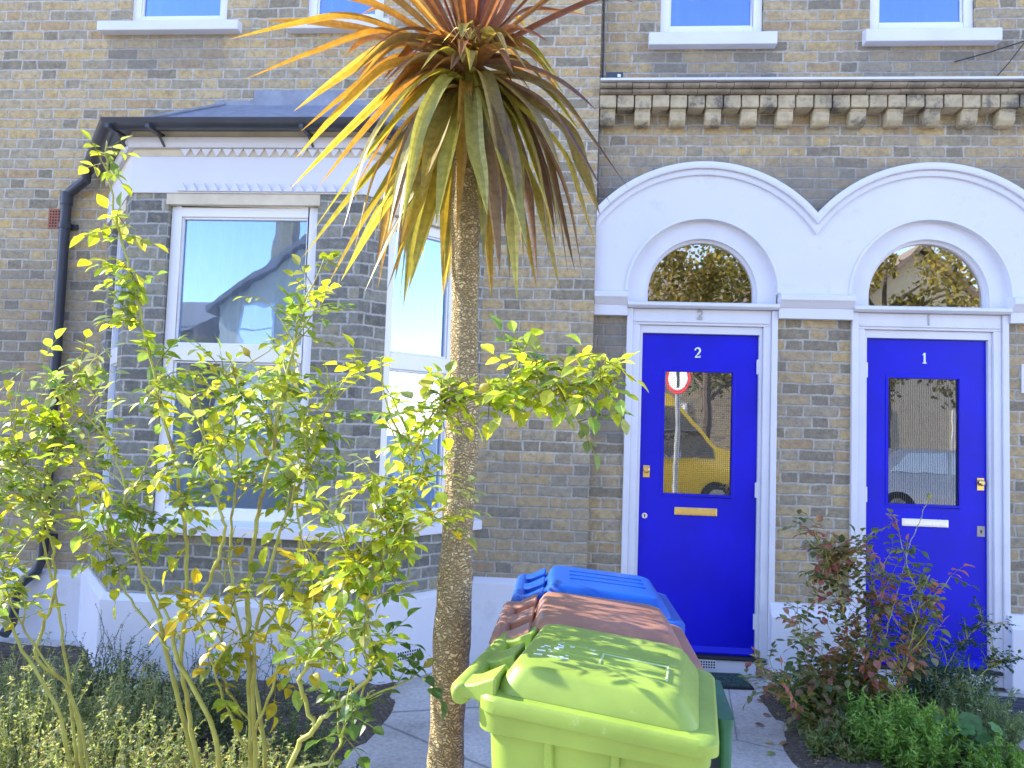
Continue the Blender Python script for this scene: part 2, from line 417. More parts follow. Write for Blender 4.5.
def empty(name, loc, label, cat, group=None):
    o = bpy.data.objects.new(name, None); o.empty_display_size = .1; COL.objects.link(o); o.location = loc
    return tag(o, label, cat, group)

def wall_panel(mb, L, z0, z1, holes, th):
    """local frame of mb: x along the wall, y inwards, z up; rectangular holes x0,x1,z0,z1"""
    xs = sorted({0, L, *[h[0] for h in holes], *[h[1] for h in holes]}); zs = sorted({z0, z1, *[h[2] for h in holes], *[h[3] for h in holes]})
    inh = lambda x, z: any(h[0] < x < h[1] and h[2] < z < h[3] for h in holes)
    for i in range(len(xs)-1):
        for j in range(len(zs)-1):
            xa, xb, za, zb = xs[i], xs[i+1], zs[j], zs[j+1]
            if xb-xa < 1e-5 or zb-za < 1e-5: continue
            if inh((xa+xb)/2, (za+zb)/2): continue
            mb.add([(xa, 0, za), (xb, 0, za), (xb, 0, zb), (xa, 0, zb)], [(0, 1, 2, 3)])
            mb.add([(xa, th, za), (xb, th, za), (xb, th, zb), (xa, th, zb)], [(3, 2, 1, 0)])
    for h in holes:
        a, b, c, d = h
        mb.add([(a, 0, c), (a, th, c), (a, th, d), (a, 0, d)], [(0, 1, 2, 3)])
        mb.add([(b, 0, c), (b, th, c), (b, th, d), (b, 0, d)], [(3, 2, 1, 0)])
        mb.add([(a, 0, d), (a, th, d), (b, th, d), (b, 0, d)], [(0, 1, 2, 3)])
        mb.add([(a, 0, c), (a, th, c), (b, th, c), (b, 0, c)], [(3, 2, 1, 0)])
    mb.add([(0, 0, z0), (0, th, z0), (0, th, z1), (0, 0, z1)], [(0, 1, 2, 3)])
    mb.add([(L, 0, z0), (L, th, z0), (L, th, z1), (L, 0, z1)], [(0, 1, 2, 3)])
    mb.add([(0, 0, z1), (L, 0, z1), (L, th, z1), (0, th, z1)], [(0, 1, 2, 3)])
def frame_mat(p, q):
    """matrix with x from p to q (2D), y pointing into the house"""
    p = Vector((*p, 0)); q = Vector((*q, 0)); x = (q-p).normalized(); y = Vector((-x.y, x.x, 0))
    return Matrix(((x.x, y.x, 0, p.x), (x.y, y.y, 0, p.y), (0, 0, 1, 0), (0, 0, 0, 1))), (q-p).length
def trans(x, y=0, z=0): return Matrix.Translation((x, y, z))

def window(parent, M, x0, x1, z0, z1, rail=None, setback=.06, gmat='glass_bay', curtain=True, fw=.062, label=None, mull=None):
    """upvc window: frame (part) > pane, curtain"""
    f = MB(M); y0, y1 = setback, setback+.06
    f.box(x0, x0+fw, y0, y1, z0, z1); f.box(x1-fw, x1, y0, y1, z0, z1)
    f.box(x0+fw, x1-fw, y0, y1, z0, z0+fw); f.box(x0+fw, x1-fw, y0, y1, z1-fw, z1)
    if rail: f.box(x0+fw, x1-fw, y0-.004, y1, rail-.05, rail+.05)
    if mull: f.box(mull-.035, mull+.035, y0+.004, y1-.002, z0+fw, (rail-.05) if rail else z1-fw)
    # glazing bead
    g = .013
    segs = [(z0+fw, rail-.05), (rail+.05, z1-fw)] if rail else [(z0+fw, z1-fw)]
    for za, zb in segs:
        f.box(x0+fw, x0+fw+g, y0+.012, y1-.01, za, zb); f.box(x1-fw-g, x1-fw, y0+.012, y1-.01, za, zb)
        f.box(x0+fw+g, x1-fw-g, y0+.012, y1-.01, zb-g, zb); f.box(x0+fw+g, x1-fw-g, y0+.012, y1-.01, za, za+g)
    fo = f.build('window_frame', 'upvc', parent, bevel=.004)
    if label: fo['label'] = label
    for za, zb in segs:
        p = MB(M); p.box(x0+fw-.01, x1-fw+.01, y0+.030, y0+.034, za-.01, zb+.01); p.build('pane', gmat, fo)
    if curtain:
        c = MB(M); n = int((x1-x0)/.012); vs = []
        for i in range(n+1):
            x = x0 + (x1-x0)*i/n
            yy = y1+.08 + .028*math.sin(i*.82+math.sin(i*.21)*2) + .012*math.sin(i*.33)
            vs += [(x, yy, z0-.01), (x, yy+.004*math.sin(i*.6), z1+.01)]
        c.add(vs, [(2*i, 2*i+2, 2*i+3, 2*i+1) for i in range(n)], True)
        c.build('curtain', 'curtain', fo, fixn=False)
    return fo

# ------------------------------------------------------------------ ground
def sheet(name, pts, z, mat, kind='structure'):
    b = MB(); b.add([(x, y, z) for x, y in pts], [tuple(range(len(pts)))])
    o = b.build(name, mat, fixn=False); return tag(o, kind=kind)
sheet('ground', [(-120, -120), (120, -120), (120, 120), (-120, 120)], -.02, 'pavement')
def rough_bed(name, x0, x1, y0, y1, edge, seed):
    nx, ny = int((x1-x0)/.06), int((y1-y0)/.06); b = MB(); vs = []
    for j in range(ny+1):
        for i in range(nx+1):
            x = x0+(x1-x0)*i/nx; y = y0+(y1-y0)*j/ny
            e = edge(x, y)
            h = .004 + min(1, max(0, e)/.12)*(.035+.05*noise.noise((x*2, y*2, seed))+.03*noise.noise((x*9, y*9, seed)))
            if e < 0: h = -.012
            vs.append((x, y, h))
    b.add(vs, [(j*(nx+1)+i, j*(nx+1)+i+1, (j+1)*(nx+1)+i+1, (j+1)*(nx+1)+i) for j in range(ny) for i in range(nx)], True)
    return tag(b.build(name, 'soil', fixn=False), kind='structure')
sheet('garden_path', [(-14, -2.0), (5.4, -2.0), (5.4, 5.19), (-14, 5.19)], 0, 'concrete')
rough_bed('soil', -6, -.86, .6, 5.0, lambda x, y: min(-.98 - x + .05*math.sin(y*5), 4.95-y), 1)
rough_bed('soil', 1.0, 2.5, 3.0, 5.15, lambda x, y: min(x-(1.12+(y-3.84)*.06+.03*math.sin(y*9)), 2.34-x, 5.04-y), 2)
b = MB(); b.box(-60, 60, -4.0, -1.95, -.015, .004); tag(b.build('pavement', 'pavement'), kind='structure')
b = MB(); b.box(-60, 60, -10.5, -4.0, -.5, -.012+.0); b.M = trans(0, 0, -.002)
tag(b.build('road', 'asphalt'), kind='structure')

# ------------------------------------------------------------------ left house with the bay
YL, YR, H = 5.2, 5.3, 6.9
XB = .118                                    # where the left house's wall ends and the recessed porch wall begins
BF, XBL, XBR, XJL, XJR = 4.45, -2.74, -1.29, -3.36, -.64
lh = empty('brick_house', (-3.5, YL, 0), 'yellow stock brick house with a white trimmed bay window behind the roses', 'house')
b = MB(trans(-14, YL)); ox = 14
upw = [(-3.30+ox, -2.57+ox, 4.415, 5.9), (-1.98+ox, -1.42+ox, 4.415, 5.9)]
wall_panel(b, 14+XB, 0, H, upw + [(XJL+.12+ox, XJR-.12+ox, .3, 3.25)], .11)
b.build('wall', 'brick_left', lh)
# roofs (rise gently behind the eaves)
b = MB(); b.prism([(YL-.18, H-.02), (YL-.18, H+.06), (YL+4.2, H+2.6), (YL+4.4, H+2.4)], -14, 5.4, 'X'); b.build('roof', 'slate', lh)
for (a, c, z0, z1) in [(-3.30, -2.57, 4.415, 5.9), (-1.98, -1.42, 4.415, 5.9)]:
    window(lh, trans(0, YL), a, c, z0, z1, rail=5.2, gmat='glass_upper', setback=.03)
for x0, x1 in ((-3.50, -2.45), (-2.10, -1.36)):
    b = MB(); b.prism([(YL-.075, 4.325), (YL-.075, 4.395), (YL+.05, 4.415), (YL+.05, 4.325)], x0, x1, 'X'); b.build('window_sill', 'white_gloss', lh, bevel=.006)
# bay walls
hl, hz0, hz1 = .95, .95, 2.875
for (p, q, x0, x1, lab) in (((XJL, YL), (XBL, BF), .22, .80, None), ((XBL, BF), (XBR, BF), None, None, None), ((XBR, BF), (XJR, YL), .20, .79, None)):
    M, L = frame_mat(p, q)
    if x0 is None: x0, x1 = -2.50-XBL, -1.565-XBL
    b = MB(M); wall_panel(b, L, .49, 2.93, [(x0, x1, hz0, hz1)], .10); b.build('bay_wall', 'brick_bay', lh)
    window(lh, M, x0+.004, x1-.004, hz0+.002, hz1-.022, rail=1.955, setback=.035, gmat='glass_bay')
    b = MB(M); b.box(x0-.012, x1+.012, -.006, .05, hz1-.018, 2.923); b.build('lintel_strip', 'stone_cream', lh)
def bay_ring(off, dj):                         # outline of the bay grown by off
    return [(XJL-off*1.2, YL-dj), (XBL-off*.62, BF-off), (XBR+off*.62, BF-off), (XJR+off*.6, YL-dj)]
def bay_slab(name, prof, mat, bevel=0, parent=lh):
    """prof: list of (offset, z) closed profile swept round the bay"""
    b = MB(); loops = []
    rings = [[(x, y, z) for x, y in bay_ring(o, .001)] for o, z in prof]
    n = len(prof)
    for k in range(4):
        loops.append([rings[i][k] for i in range(n)])
    b.loft(loops, smooth=False); return b.build(name, mat, parent, bevel=bevel)
bay_slab('bay_sill', [(-.12, .875), (.085, .875), (.085, .935), (.0, .957), (-.12, .957)], 'white_gloss', .005)
bay_slab('plinth', [(-.08, -.02), (.035, -.02), (.035, .47), (.006, .51), (-.08, .51)], 'white_render', .006)
bay_slab('frieze', [(-.09, 2.925), (.012, 2.925), (.012, 3.150), (-.09, 3.150)], 'white_render', .003)
bay_slab('frieze_band', [(-.09, 3.152), (.002, 3.152), (.002, 3.2), (-.09, 3.2)], 'stone_cream')
bay_slab('cornice', [(-.09, 3.202), (.03, 3.202), (.04, 3.225), (.04, 3.265), (-.09, 3.265)], 'white_render', .003)
bay_slab('fascia', [(-.09, 3.267), (.02, 3.267), (.02, 3.305), (-.09, 3.305)], 'stone_cream')
for za, sgn, y in ((3.150, 1, BF-.012), (2.93, 1, BF-.012)):
    b = MB(); x = -2.44
    while x < -1.36:
        w = .062; zz = 3.198 if za > 3 else 3.0
        if za > 3: P = [(x, 3.1995), (x+w, 3.1995), (x+w/2, 3.153)]; ya, yb = BF-.014, BF-.0025
        else: P = [(x, 2.935), (x+w, 2.935), (x+w/2, 2.985)]; ya, yb = BF-.026, BF-.0125
        b.prism(P, ya, yb); x += .0665
    b.build('zigzag_moulding', 'white_render', lh)
# main wall plinth
for x0, x1, z in ((-14, XJL-.0, .475), (XJR+.0, XB, .565)):
    b = MB(); b.prism([(YL-.045, -.02), (YL-.045, z-.035), (YL-.002, z), (YL-.002, -.02)], x0, x1, 'X'); b.build('plinth', 'white_render', lh, bevel=.006)
# bay roof, flashing, gutter, downpipe
b = MB(); e = bay_ring(.10, .0); top = [(-2.55, YL-.002), (-1.45, YL-.002)]
ze, zt = 3.31, 3.80
V = [(x, y, ze) for x, y in e] + [(x, y, zt) for x, y in top]
b.add(V, [(0, 1, 4), (1, 2, 5, 4), (2, 3, 5), (0, 4, 5, 3), (0, 3, 2, 1)])
b.build('bay_roof', 'slate', lh)
b = MB(); b.box(-2.33, -1.62, YL-.012, YL-.001, 3.74, 3.905); b.box(-2.62, -2.33, YL-.010, YL-.001, 3.74, 3.83); b.box(-1.62, -1.40, YL-.010, YL-.001, 3.74, 3.83)
b.tube([(XBL-.06, BF-.10, 3.322), (-2.55, YL-.01, 3.808)], .012, 6); b.tube([(XBR+.06, BF-.10, 3.322), (-1.45, YL-.01, 3.808)], .012, 6)
b.build('flashing', 'lead', lh)
g = bay_ring(.135, .03); zg = 3.295
b = MB()
loops = []
for k, (x, y) in enumerate(g):
    # half round section, outward normal per corner
    c = Vector((-2.0, YL)); o2 = [Vector((-.77, -.3)), Vector((-.42, -1)), Vector((.42, -1)), Vector((.77, -.3))][k]
    pr = []
    for i in range(9):
        a = math.pi*i/8; pr.append((math.cos(a)*.056, -math.sin(a)*.056))
    for i in range(9):
        a = math.pi*(8-i)/8; pr.append((math.cos(a)*.05, -math.sin(a)*.05+.0015))
    loops.append([(x+o2.x*u, y+o2.y*u, zg+.03+w) for u, w in pr])
b.loft(loops, smooth=True)
go = b.build('gutter', 'black_plastic', lh)
for x in (-2.55, -1.62, -2.86+.06):
    q = MB(); q.box(x-.012, x+.012, BF-.20, BF-.02, zg-.035, zg-.015+.001); q.tube([(x, BF-.075, zg-.03), (x+.02, BF-.03, zg-.09)], .008, 6); q.build('bracket', 'black_plastic', go)
cj = Vector((g[0][0]+.03, g[0][1]-.06, 3.29)); XP = -3.655
b = MB(); b.tube([cj+Vector((0, 0, .02)), cj+Vector((-.0, 0, -.07)), (XP+.05, YL-.05, 3.165), (XP, YL-.05, 3.12), (XP, YL-.05, 3.0), (XP, YL-.05, .56), (XP-.02, YL-.07, .47), (XP-.12, YL-.12, .36), (XP-.13, YL-.13, .12), (XP-.13, YL-.2, .06)], .035, 14)
b.tube([(XP, YL-.05, 3.14), (XP, YL-.05, 3.05)], .041, 14)
dp = b.build('downpipe', 'black_plastic', lh)
for z in (2.9, 1.7, .7):
    q = MB(); q.tube([(XP, YL-.05, z-.02), (XP, YL-.05, z+.02)], .043, 14); q.box(XP-.07, XP+.07, YL-.02, YL-.001, z-.018, z+.018); q.build('pipe_clip', 'black_plastic', dp)
b = MB(); ax0, ax1, az0, az1 = -3.815, -3.675, 2.89, 3.035
b.box(ax0, ax1, YL-.008, YL+.001, az0, az1); ab = b.build('air_brick', 'terracotta', lh)
b = MB()
for i in range(6):
    for j in range(6): b.box(ax0+.012+i*.021, ax0+.022+i*.021, YL-.0095, YL-.0078, az0+.012+j*.0215, az0+.023+j*.0215)
b.build('hole', 'dark_hole', ab)
def grille(parent, x0, z0, y, nx=9, nz=3, s=.0165, M=None, wood='white_gloss'):
    b = MB(M); b.box(x0-.01, x0+nx*s+.006, y-.006, y+.001, z0-.01, z0+nz*s+.006); v = b.build('vent_grille', wood, parent)
    b = MB(M)
    for i in range(nx):
        for j in range(nz): b.box(x0+i*s, x0+i*s+s*.6, y-.0075, y-.0058, z0+j*s, z0+j*s+s*.6)
    b.build('hole', 'dark_hole', v)
Mc, Lc = frame_mat((XBR, BF), (XJR, YL))
grille(lh, .36, .13, -.038, 10, 3, .018, Mc, 'white_render')

# ------------------------------------------------------------------ right house with the porch arches
rh = empty('brick_house', (1.6, YR, 0), 'soot stained brick house front with two blue doors under white arches', 'house')
A = [dict(x0=.46, x1=1.243, f0=.348, f1=1.356, cx=.846, r=.376, ar=.50, num='2'), dict(x0=1.950, x1=2.727, f0=1.84, f1=2.84, cx=2.337, r=.391, ar=.51, num='1')]
CXS = (.846, 2.337); CZ, RO = 2.437, .975
b = MB(trans(XB-.2, YR)); ox = -(XB-.2)
holes = [(a['f0']+.01+ox, a['f1']-.01+ox, 0, 2.98) for a in A] + [(.53+ox, 1.24+ox, 4.355, 5.9), (1.955+ox, 2.65+ox, 4.367, 5.9)]
wall_panel(b, 5.4-XB+.2, 0, H, holes, .12); b.build('wall', 'brick_right', rh)
for (a, c, z0) in ((.53, 1.24, 4.355), (1.955, 2.65, 4.367)):
    window(rh, trans(0, YR), a+.003, c-.003, z0+.002, 5.898, rail=5.15, gmat='glass_upper', setback=.03, curtain=True)
for x0, x1, z in ((.45, 1.318, 4.340), (1.902, 2.785, 4.352)):
    b = MB(); b.prism([(YR-.075, z-.10), (YR-.075, z-.012), (YR+.05, z+.014), (YR+.05, z-.10)], x0, x1, 'X'); b.build('window_sill', 'white_gloss', rh, bevel=.006)

def zouter(x):
    z = -1
    for c in (CXS[0], CXS[1], CXS[1]+1.491):
        if abs(x-c) < RO: z = max(z, CZ+math.sqrt(RO*RO-(x-c)**2))
    return z
def arch_open(x, cx, r, zc):
    return zc+math.sqrt(max(0, r*r-(x-cx)**2)) if abs(x-cx) <= r else None
def strip_panel(mb, xs, zlo, zhi, y0, y1):
    top = []; n = len(xs)
    vs = []
    for x in xs: vs += [(x, y0, zlo(x)), (x, y0, zhi(x)), (x, y1, zlo(x)), (x, y1, zhi(x))]
    fs = []
    for i in range(n-1):
        a, c = 4*i, 4*(i+1)
        fs += [(a, c, c+1, a+1), (a+2, a+3, c+3, c+2), (a, a+2, c+2, c), (a+1, c+1, c+3, a+3)]
    fs += [(0, 1, 3, 2), (4*n-4, 4*n-2, 4*n-1, 4*n-3)]
    mb.add(vs, fs)
SPR = 2.525
xs = set()
XE = 3.5
for c, r in ((A[0]['cx'], A[0]['ar']), (A[1]['cx'], A[1]['ar']), (CXS[0], RO-.06), (CXS[1], RO-.06)):
    for i in range(97): xs.add(round(c+r*math.cos(math.pi*i/96), 5))
for i in range(120): xs.add(round(XB+.002+(XE-XB)*i/120, 5))
xs = sorted(x for x in xs if XB+.001 < x < XE)
def zlo(x):
    for a in A:
        o = arch_open(x, a['cx'], a['ar'], SPR)
        if o is not None and abs(x-a['cx']) < a['ar']-1e-6: return o
    return 2.52
def zin(x): return zouter(x)-.03
b = MB(); strip_panel(b, xs, zlo, zin, YR-.05, YR+.0)
b.build('arch_surround', 'white_render', rh)
def arc_band(mb, cx, cz, r0, r1, y0, y1, a0, a1, n=72, zstop=None):
    loops = []
    for i in range(n+1):
        a = a0+(a1-a0)*i/n; c, s = math.cos(a), math.sin(a)
        loops.append([(cx+r0*c, y0, cz+r0*s), (cx+r1*c, y0, cz+r1*s), (cx+r1*c, y1, cz+r1*s), (cx+r0*c, y1, cz+r0*s)])
    mb.loft(loops, smooth=True)
# outer hood mould, stepped; the two arcs are mitred where they meet
h = .7455
for k, cx in enumerate((CXS[0], CXS[1])):
    b = MB()
    for r0, r1, y in ((RO-.085, RO-.045, .068), (RO-.045, RO, .092)):
        hl_ = (CXS[0]-XB-.003) if k == 0 else h
        loops = []
        for i in range(81):
            f = i/80; L = []
            for r_, yy in ((r0, YR-y), (r0+.006, YR-y-.004), (r1-.006, YR-y-.004), (r1, YR-y), (r1, YR-.01), (r0, YR-.01)):
                aR = math.acos(min(1, h/r_)); aL = math.pi-math.acos(min(1, hl_/r_)); a_ = aR+(aL-aR)*f
                L.append((cx+r_*math.cos(a_), yy, CZ+r_*math.sin(a_)))
            loops.append(L)
        b.loft(loops, smooth=True)
    b.build('hood_mould', 'white_render', rh)
# archivolts and fanlights
for a in A:
    b = MB()
    arc_band(b, a['cx'], SPR, a['r'], a['ar']+.0, YR-.005, YR+.06, 0, math.pi, 72)
    b.box(a['cx']-a['ar'], a['cx']-a['r'], YR-.005, YR+.06, 2.456, SPR); b.box(a['cx']+a['r'], a['cx']+a['ar'], YR-.005, YR+.06, 2.456, SPR)
    b.build('archivolt', 'white_gloss', rh)
    b = MB(); arc_band(b, a['cx'], SPR, a['ar'], a['ar']+.018, YR-.058, YR-.049, .0, math.pi, 72); b.build('arch_bead', 'white_gloss', rh)
    b = MB(); b.prism([(YR-.055, 2.412), (YR-.075, 2.425), (YR-.075, 2.445), (YR-.035, 2.456), (YR+.06, 2.456), (YR+.06, 2.412)], a['f0'], a['f1'], 'X'); b.build('transom', 'white_gloss', rh, bevel=.003)
    fl = MB(); arc_band(fl, a['cx'], SPR, a['r']-.02, a['r'], YR+.03, YR+.08, 0, math.pi, 60)
    fl.box(a['cx']-a['r'], a['cx']-a['r']+.02, YR+.03, YR+.08, 2.456, SPR); fl.box(a['cx']+a['r']-.02, a['cx']+a['r'], YR+.03, YR+.08, 2.456, SPR)
    fo = fl.build('fanlight', 'white_gloss', rh)
    p = MB(); P = [(a['cx']+(a['r']-.01)*math.cos(math.pi*i/40), SPR+(a['r']-.01)*math.sin(math.pi*i/40)) for i in range(41)] + [(a['cx']-a['r']+.01, 2.45), (a['cx']+a['r']-.01, 2.45)]
    p.prism(P, YR+.055, YR+.059); p.build('pane', 'glass_fan', fo)
b = MB(); b.box(.60, .86, YR+.13, YR+.135, 2.457, 2.56); b.box(.60, .86, YR+.135, YR+.17, 2.457, 2.47)
tag(b.build('paper_sheet', 'paper'), 'pale green card standing inside the fanlight above door 2', 'card')
# imposts
for x0, x1 in ((XB+.002, .348), (1.356, 1.84), (2.84, XE)):
    b = MB(); b.prism([(YR-.052, 2.355), (YR-.052, 2.425), (YR-.06, 2.43), (YR-.085, 2.46), (YR-.10, 2.475), (YR-.10, 2.505), (YR-.075, 2.52), (YR+.0, 2.535), (YR+.0, 2.355)], x0, x1, 'X')
    b.build('impost', 'white_render', rh, bevel=.003)
# pier plinths
for x0, x1 in ((1.322, 1.872), (2.815, 5.4), (XB+.002, .34)):
    b = MB(); b.prism([(YR-.09, -.02), (YR-.09, .39), (YR-.055, .435), (YR-.045, .47), (YR-.002, .475), (YR-.002, -.02)], x0, x1, 'X'); b.build('plinth', 'white_render', rh, bevel=.008)
# string course: strip, soot black cornice, corbels
b = MB(); b.box(XB+.003, 5.4, YR-.19, YR-.0, 3.9345, 3.950); b.build('coping_strip', 'white_gloss', rh)
x = XB+.004; k = 0; cor = MB(); 
rnd = random.Random(3)
for zlo_, zhi_, pr, ww in ((3.865, 3.895, .150, .226), (3.897, 3.93, .178, .113)):
    xx = XB+.003; 
    while xx < 5.3:
        w = ww*rnd.uniform(.94, 1.04); dz = rnd.uniform(-.002, .002); dy = rnd.uniform(-.004, .004); y_ = YR-pr+dy; hh_ = zhi_-zlo_
        cor.prism([(y_+.022, zlo_+dz), (y_+.006, zlo_+hh_*.2+dz), (y_, zlo_+hh_*.5+dz), (y_+.006, zlo_+hh_*.8+dz), (y_+.02, zhi_+dz), (YR, zhi_+dz), (YR, zlo_+dz)], xx+.002, xx+w-.002, 'X'); xx += w
rnd = random.Random(3)
cor.build('cornice', 'stone_soot', rh)
while x < 3.6:
    w = .105
    b = MB(); b.box(x, x+w+.007, YR-.12+rnd.uniform(-.004, .004), YR, 3.775+rnd.uniform(-.003, .003), 3.862); b.build('dentil', 'stone_corbel', rh, bevel=.008)
    if k % 2 == 0:
        b = MB(); b.prism([(YR-.09, 3.755), (YR-.105, 3.772), (YR, 3.772), (YR, 3.672), (YR-.055, 3.672), (YR-.085, 3.70)], x+.001, x+w+.003, 'X'); b.build('corbel', 'stone_corbel', rh, bevel=.009)
        b = MB(); b.box(x+.004, x+w, YR-.108, YR, 3.757+.016, 3.7745); 
    x += .1195; k += 1
# doors
def thick_line(mb, pts, w, y0, y1):
    for i in range(len(pts)-1):
        p, q = Vector(pts[i]), Vector(pts[i+1]); wi = w if not isinstance(w, list) else w[i]
        d = (q-p).normalized(); n = Vector((-d.y, d.x))*wi/2; e = d*wi*.18
        mb.prism([tuple(p-e+n), tuple(q+e+n), tuple(q+e-n), tuple(p-e-n)], y0-.0002*i, y1)
def numeral(mb, ch, cx, cz, hh, y0, y1, serif=True):
    if ch == '1':
        thick_line(mb, [(cx, cz-hh*.5), (cx, cz+hh*.5)], hh*.17, y0, y1)
        thick_line(mb, [(cx, cz+hh*.46), (cx-hh*.16, cz+hh*.34)], hh*.1, y0-.0005, y1)
        if serif: mb.box(cx-hh*.2, cx+hh*.2, y0-.001, y1, cz-hh*.5, cz-hh*.42)
    else:
        r = hh*.24; pts = []
        for i in range(15):
            a = R(175)-R(215)*i/14; pts.append((cx+r*math.cos(a), cz+hh*.24+r*1.05*math.sin(a)))
        pts += [(cx+hh*.05, cz-hh*.12), (cx-hh*.22, cz-hh*.42)]
        thick_line(mb, pts, [hh*.13]*6+[hh*.17]*9+[hh*.1]*2, y0, y1)
        mb.box(cx-hh*.26, cx+hh*.27, y0-.006, y1, cz-hh*.5, cz-hh*.37)
        mb.box(cx+hh*.2, cx+hh*.28, y0-.006, y1, cz-hh*.38, cz-hh*.26)
YD = YR+.035                                     # face of the door leaves
for k, a in enumerate(A):
    f = MB(); y0 = YR-.02
    for (xa, xb) in ((a['f0'], a['x0']), (a['x1'], a['f1'])):
        out = xa == a['f0']
        o0, o1 = (xa, xa+.04) if out else (xb-.04, xb)
        i0, i1 = (xa+.04, xb-.022) if out else (xa+.022, xb-.04)
        s0, s1 = (xb-.022, xb) if out else (xa, xa+.022)
        f.box(o0, o1, YR-.03, YR+.1, .0, 2.41); f.box(i0, i1, YR-.014, YR+.1, .0, 2.30 if True else 2.41); f.box(s0, s1, YR+.008, YR+.1, .10, 2.262)
    f.box(a['f0']+.04, a['f1']-.04, YR-.0145, YR+.1, 2.30, 2.41)
    f.box(a['x0']-.022, a['x1']+.022, YR+.0075, YR+.1, 2.262-.016, 2.2995)
    f.box(a['f0']+.055, a['f1']-.055, YR-.026, YR-.013, 2.318, 2.332)
    fr = f.build('door_frame', 'white_gloss', rh, bevel=.004)
    nb = MB()
    if k == 0: numeral(nb, '2', .838, 2.372, .062, YR-.022, YR-.0135); nb.build('house_number', 'grey_numeral', fr)
    else: nb.box(2.332, 2.340, YR-.02, YR-.0135, 2.333, 2.408); nb.build('house_number', 'dull_metal', fr)
    gx0, gx1, gz0, gz1 = ((.615, 1.082, 1.150, 1.992), (2.093, 2.560, 1.140, 1.988))[k]
    d = MB(trans(a['x0']+.003, YD)); L = a['x1']-a['x0']-.006; ox = a['x0']+.003
    wall_panel(d, L, .105, 2.243, [(gx0-ox, gx1-ox, gz0, gz1)], .045)
    d.add([(0, 0, .105), (L, 0, .105), (L, .045, .105), (0, .045, .105)], [(0, 1, 2, 3)])
    do = d.build('door', 'blue_door', rh)
    do['label'] = ('royal blue door numbered 2 with wired glass', 'royal blue door numbered 1 with reeded glass')[k]
    q = MB()                                     # glazing bead and weather bar
    q.box(gx0-.012, gx0+.006, YD-.005, YD+.012, gz0-.012, gz1+.012); q.box(gx1-.006, gx1+.012, YD-.005, YD+.012, gz0-.012, gz1+.012)
    q.box(gx0+.006, gx1-.006, YD-.005, YD+.012, gz1-.006, gz1+.012); q.box(gx0+.006, gx1-.006, YD-.005, YD+.012, gz0-.012, gz0+.006)
    q.build('glazing_bead', 'blue_door', do, bevel=.002)
    p = MB(); p.box(gx0-.004, gx1+.004, YD+.018, YD+.022, gz0-.004, gz1+.004); p.build('pane', ('glass_wired', 'glass_reeded')[k], do)
    q = MB(); q.prism([(YD-.03, .108), (YD-.03, .118), (YD-.0005, .150), (YD-.0005, .108)], a['x0']+.01, a['x1']-.01, 'X'); q.build('weather_bar', 'blue_door', do)
    lx0, lx1, lz0, lz1 = ((.700, .985, 1.012, 1.066), (2.185, 2.483, 1.0, 1.052))[k]
    q = MB(); q.box(lx0, lx1, YD-.008, YD+.0, lz0, lz1); lp = q.build('letter_plate', ('brass', 'chrome')[k], do, bevel=.004)
    q = MB(); q.box(lx0+.012, lx1-.012, YD-.012, YD-.0075, lz0+.010, lz1-.008); q.build('letter_flap', ('brass', 'chrome')[k], lp, bevel=.002)
    nb = MB(); numeral(nb, a['num'], (.836, 2.331)[k], 2.118, .068, YD-.006, YD+.0); nb.build('door_number', 'white_numeral', do)
    kx, kz = ((.507, 1.309), (2.686, 1.304))[k]
    q = MB(); q.box(kx-.022, kx+.022, YD-.006, YD, kz-.05, kz+.03); q.tube([(kx, YD-.005, kz), (kx, YD-.028, kz), (kx, YD-.035, kz)], [.022, .02, .012], 20)
    q.tube([(kx, YD-.034, kz), (kx, YD-.037, kz)], .008, 12); q.build('night_latch', 'brass', do)
    lx, lz = ((.502, .999), (2.688, .986))[k]
    q = MB()
    if k == 0: q.tube([(lx, YD-.006, lz), (lx, YD+.0, lz)], .019, 20)
    else: q.box(lx-.024, lx+.024, YD-.005, YD, lz-.034, lz+.034)
    lk = q.build('lock_plate', ('chrome', 'dull_metal')[k], do)
    q = MB(); q.tube([(lx, YD-.0075, lz+.003), (lx, YD-.0045, lz+.003)], .0055, 12); q.box(lx-.0025, lx+.0025, YD-.0075, YD-.0045, lz-.013, lz+.002); q.build('keyhole', 'dark_hole', lk)
    hx = a['x1']-.004 if k == 0 else a['x0']+.0
    for z in (2.03, 1.2, .33):
        q = MB(); q.box(hx-.012, hx+.016, YR-.002, YR+.009, z-.055, z+.055) if False else q.tube([(hx, YD-.014, z-.05), (hx, YD-.014, z+.05)], .010, 10)
        q.build('hinge', 'white_gloss', do)
    # threshold
    q = MB(); q.box(a['x0']-.02, a['x1']+.06, YR-.045, YR+.1, .083, .104); q.build('threshold', 'black_iron', rh, bevel=.006)
    q = MB(); q.box(a['x0']-.0, a['x1']+.0, YR-.03, YR+.1, -.02, .082); q.build('door_step', 'white_render', rh, bevel=.004)
    grille(rh, (.80, 2.12)[k], .028, YR-.031, 11, 3, .0165)
    # hallway behind each door
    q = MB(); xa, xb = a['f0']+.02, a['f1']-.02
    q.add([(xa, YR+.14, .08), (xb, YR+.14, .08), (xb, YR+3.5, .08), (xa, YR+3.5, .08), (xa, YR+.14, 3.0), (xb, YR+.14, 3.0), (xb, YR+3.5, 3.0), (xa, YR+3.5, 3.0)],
          [(0, 1, 2, 3), (4, 7, 6, 5), (0, 3, 7, 4), (1, 5, 6, 2), (3, 2, 6, 7)]); q.build('hallway', 'hall_dark', rh, fixn=False)
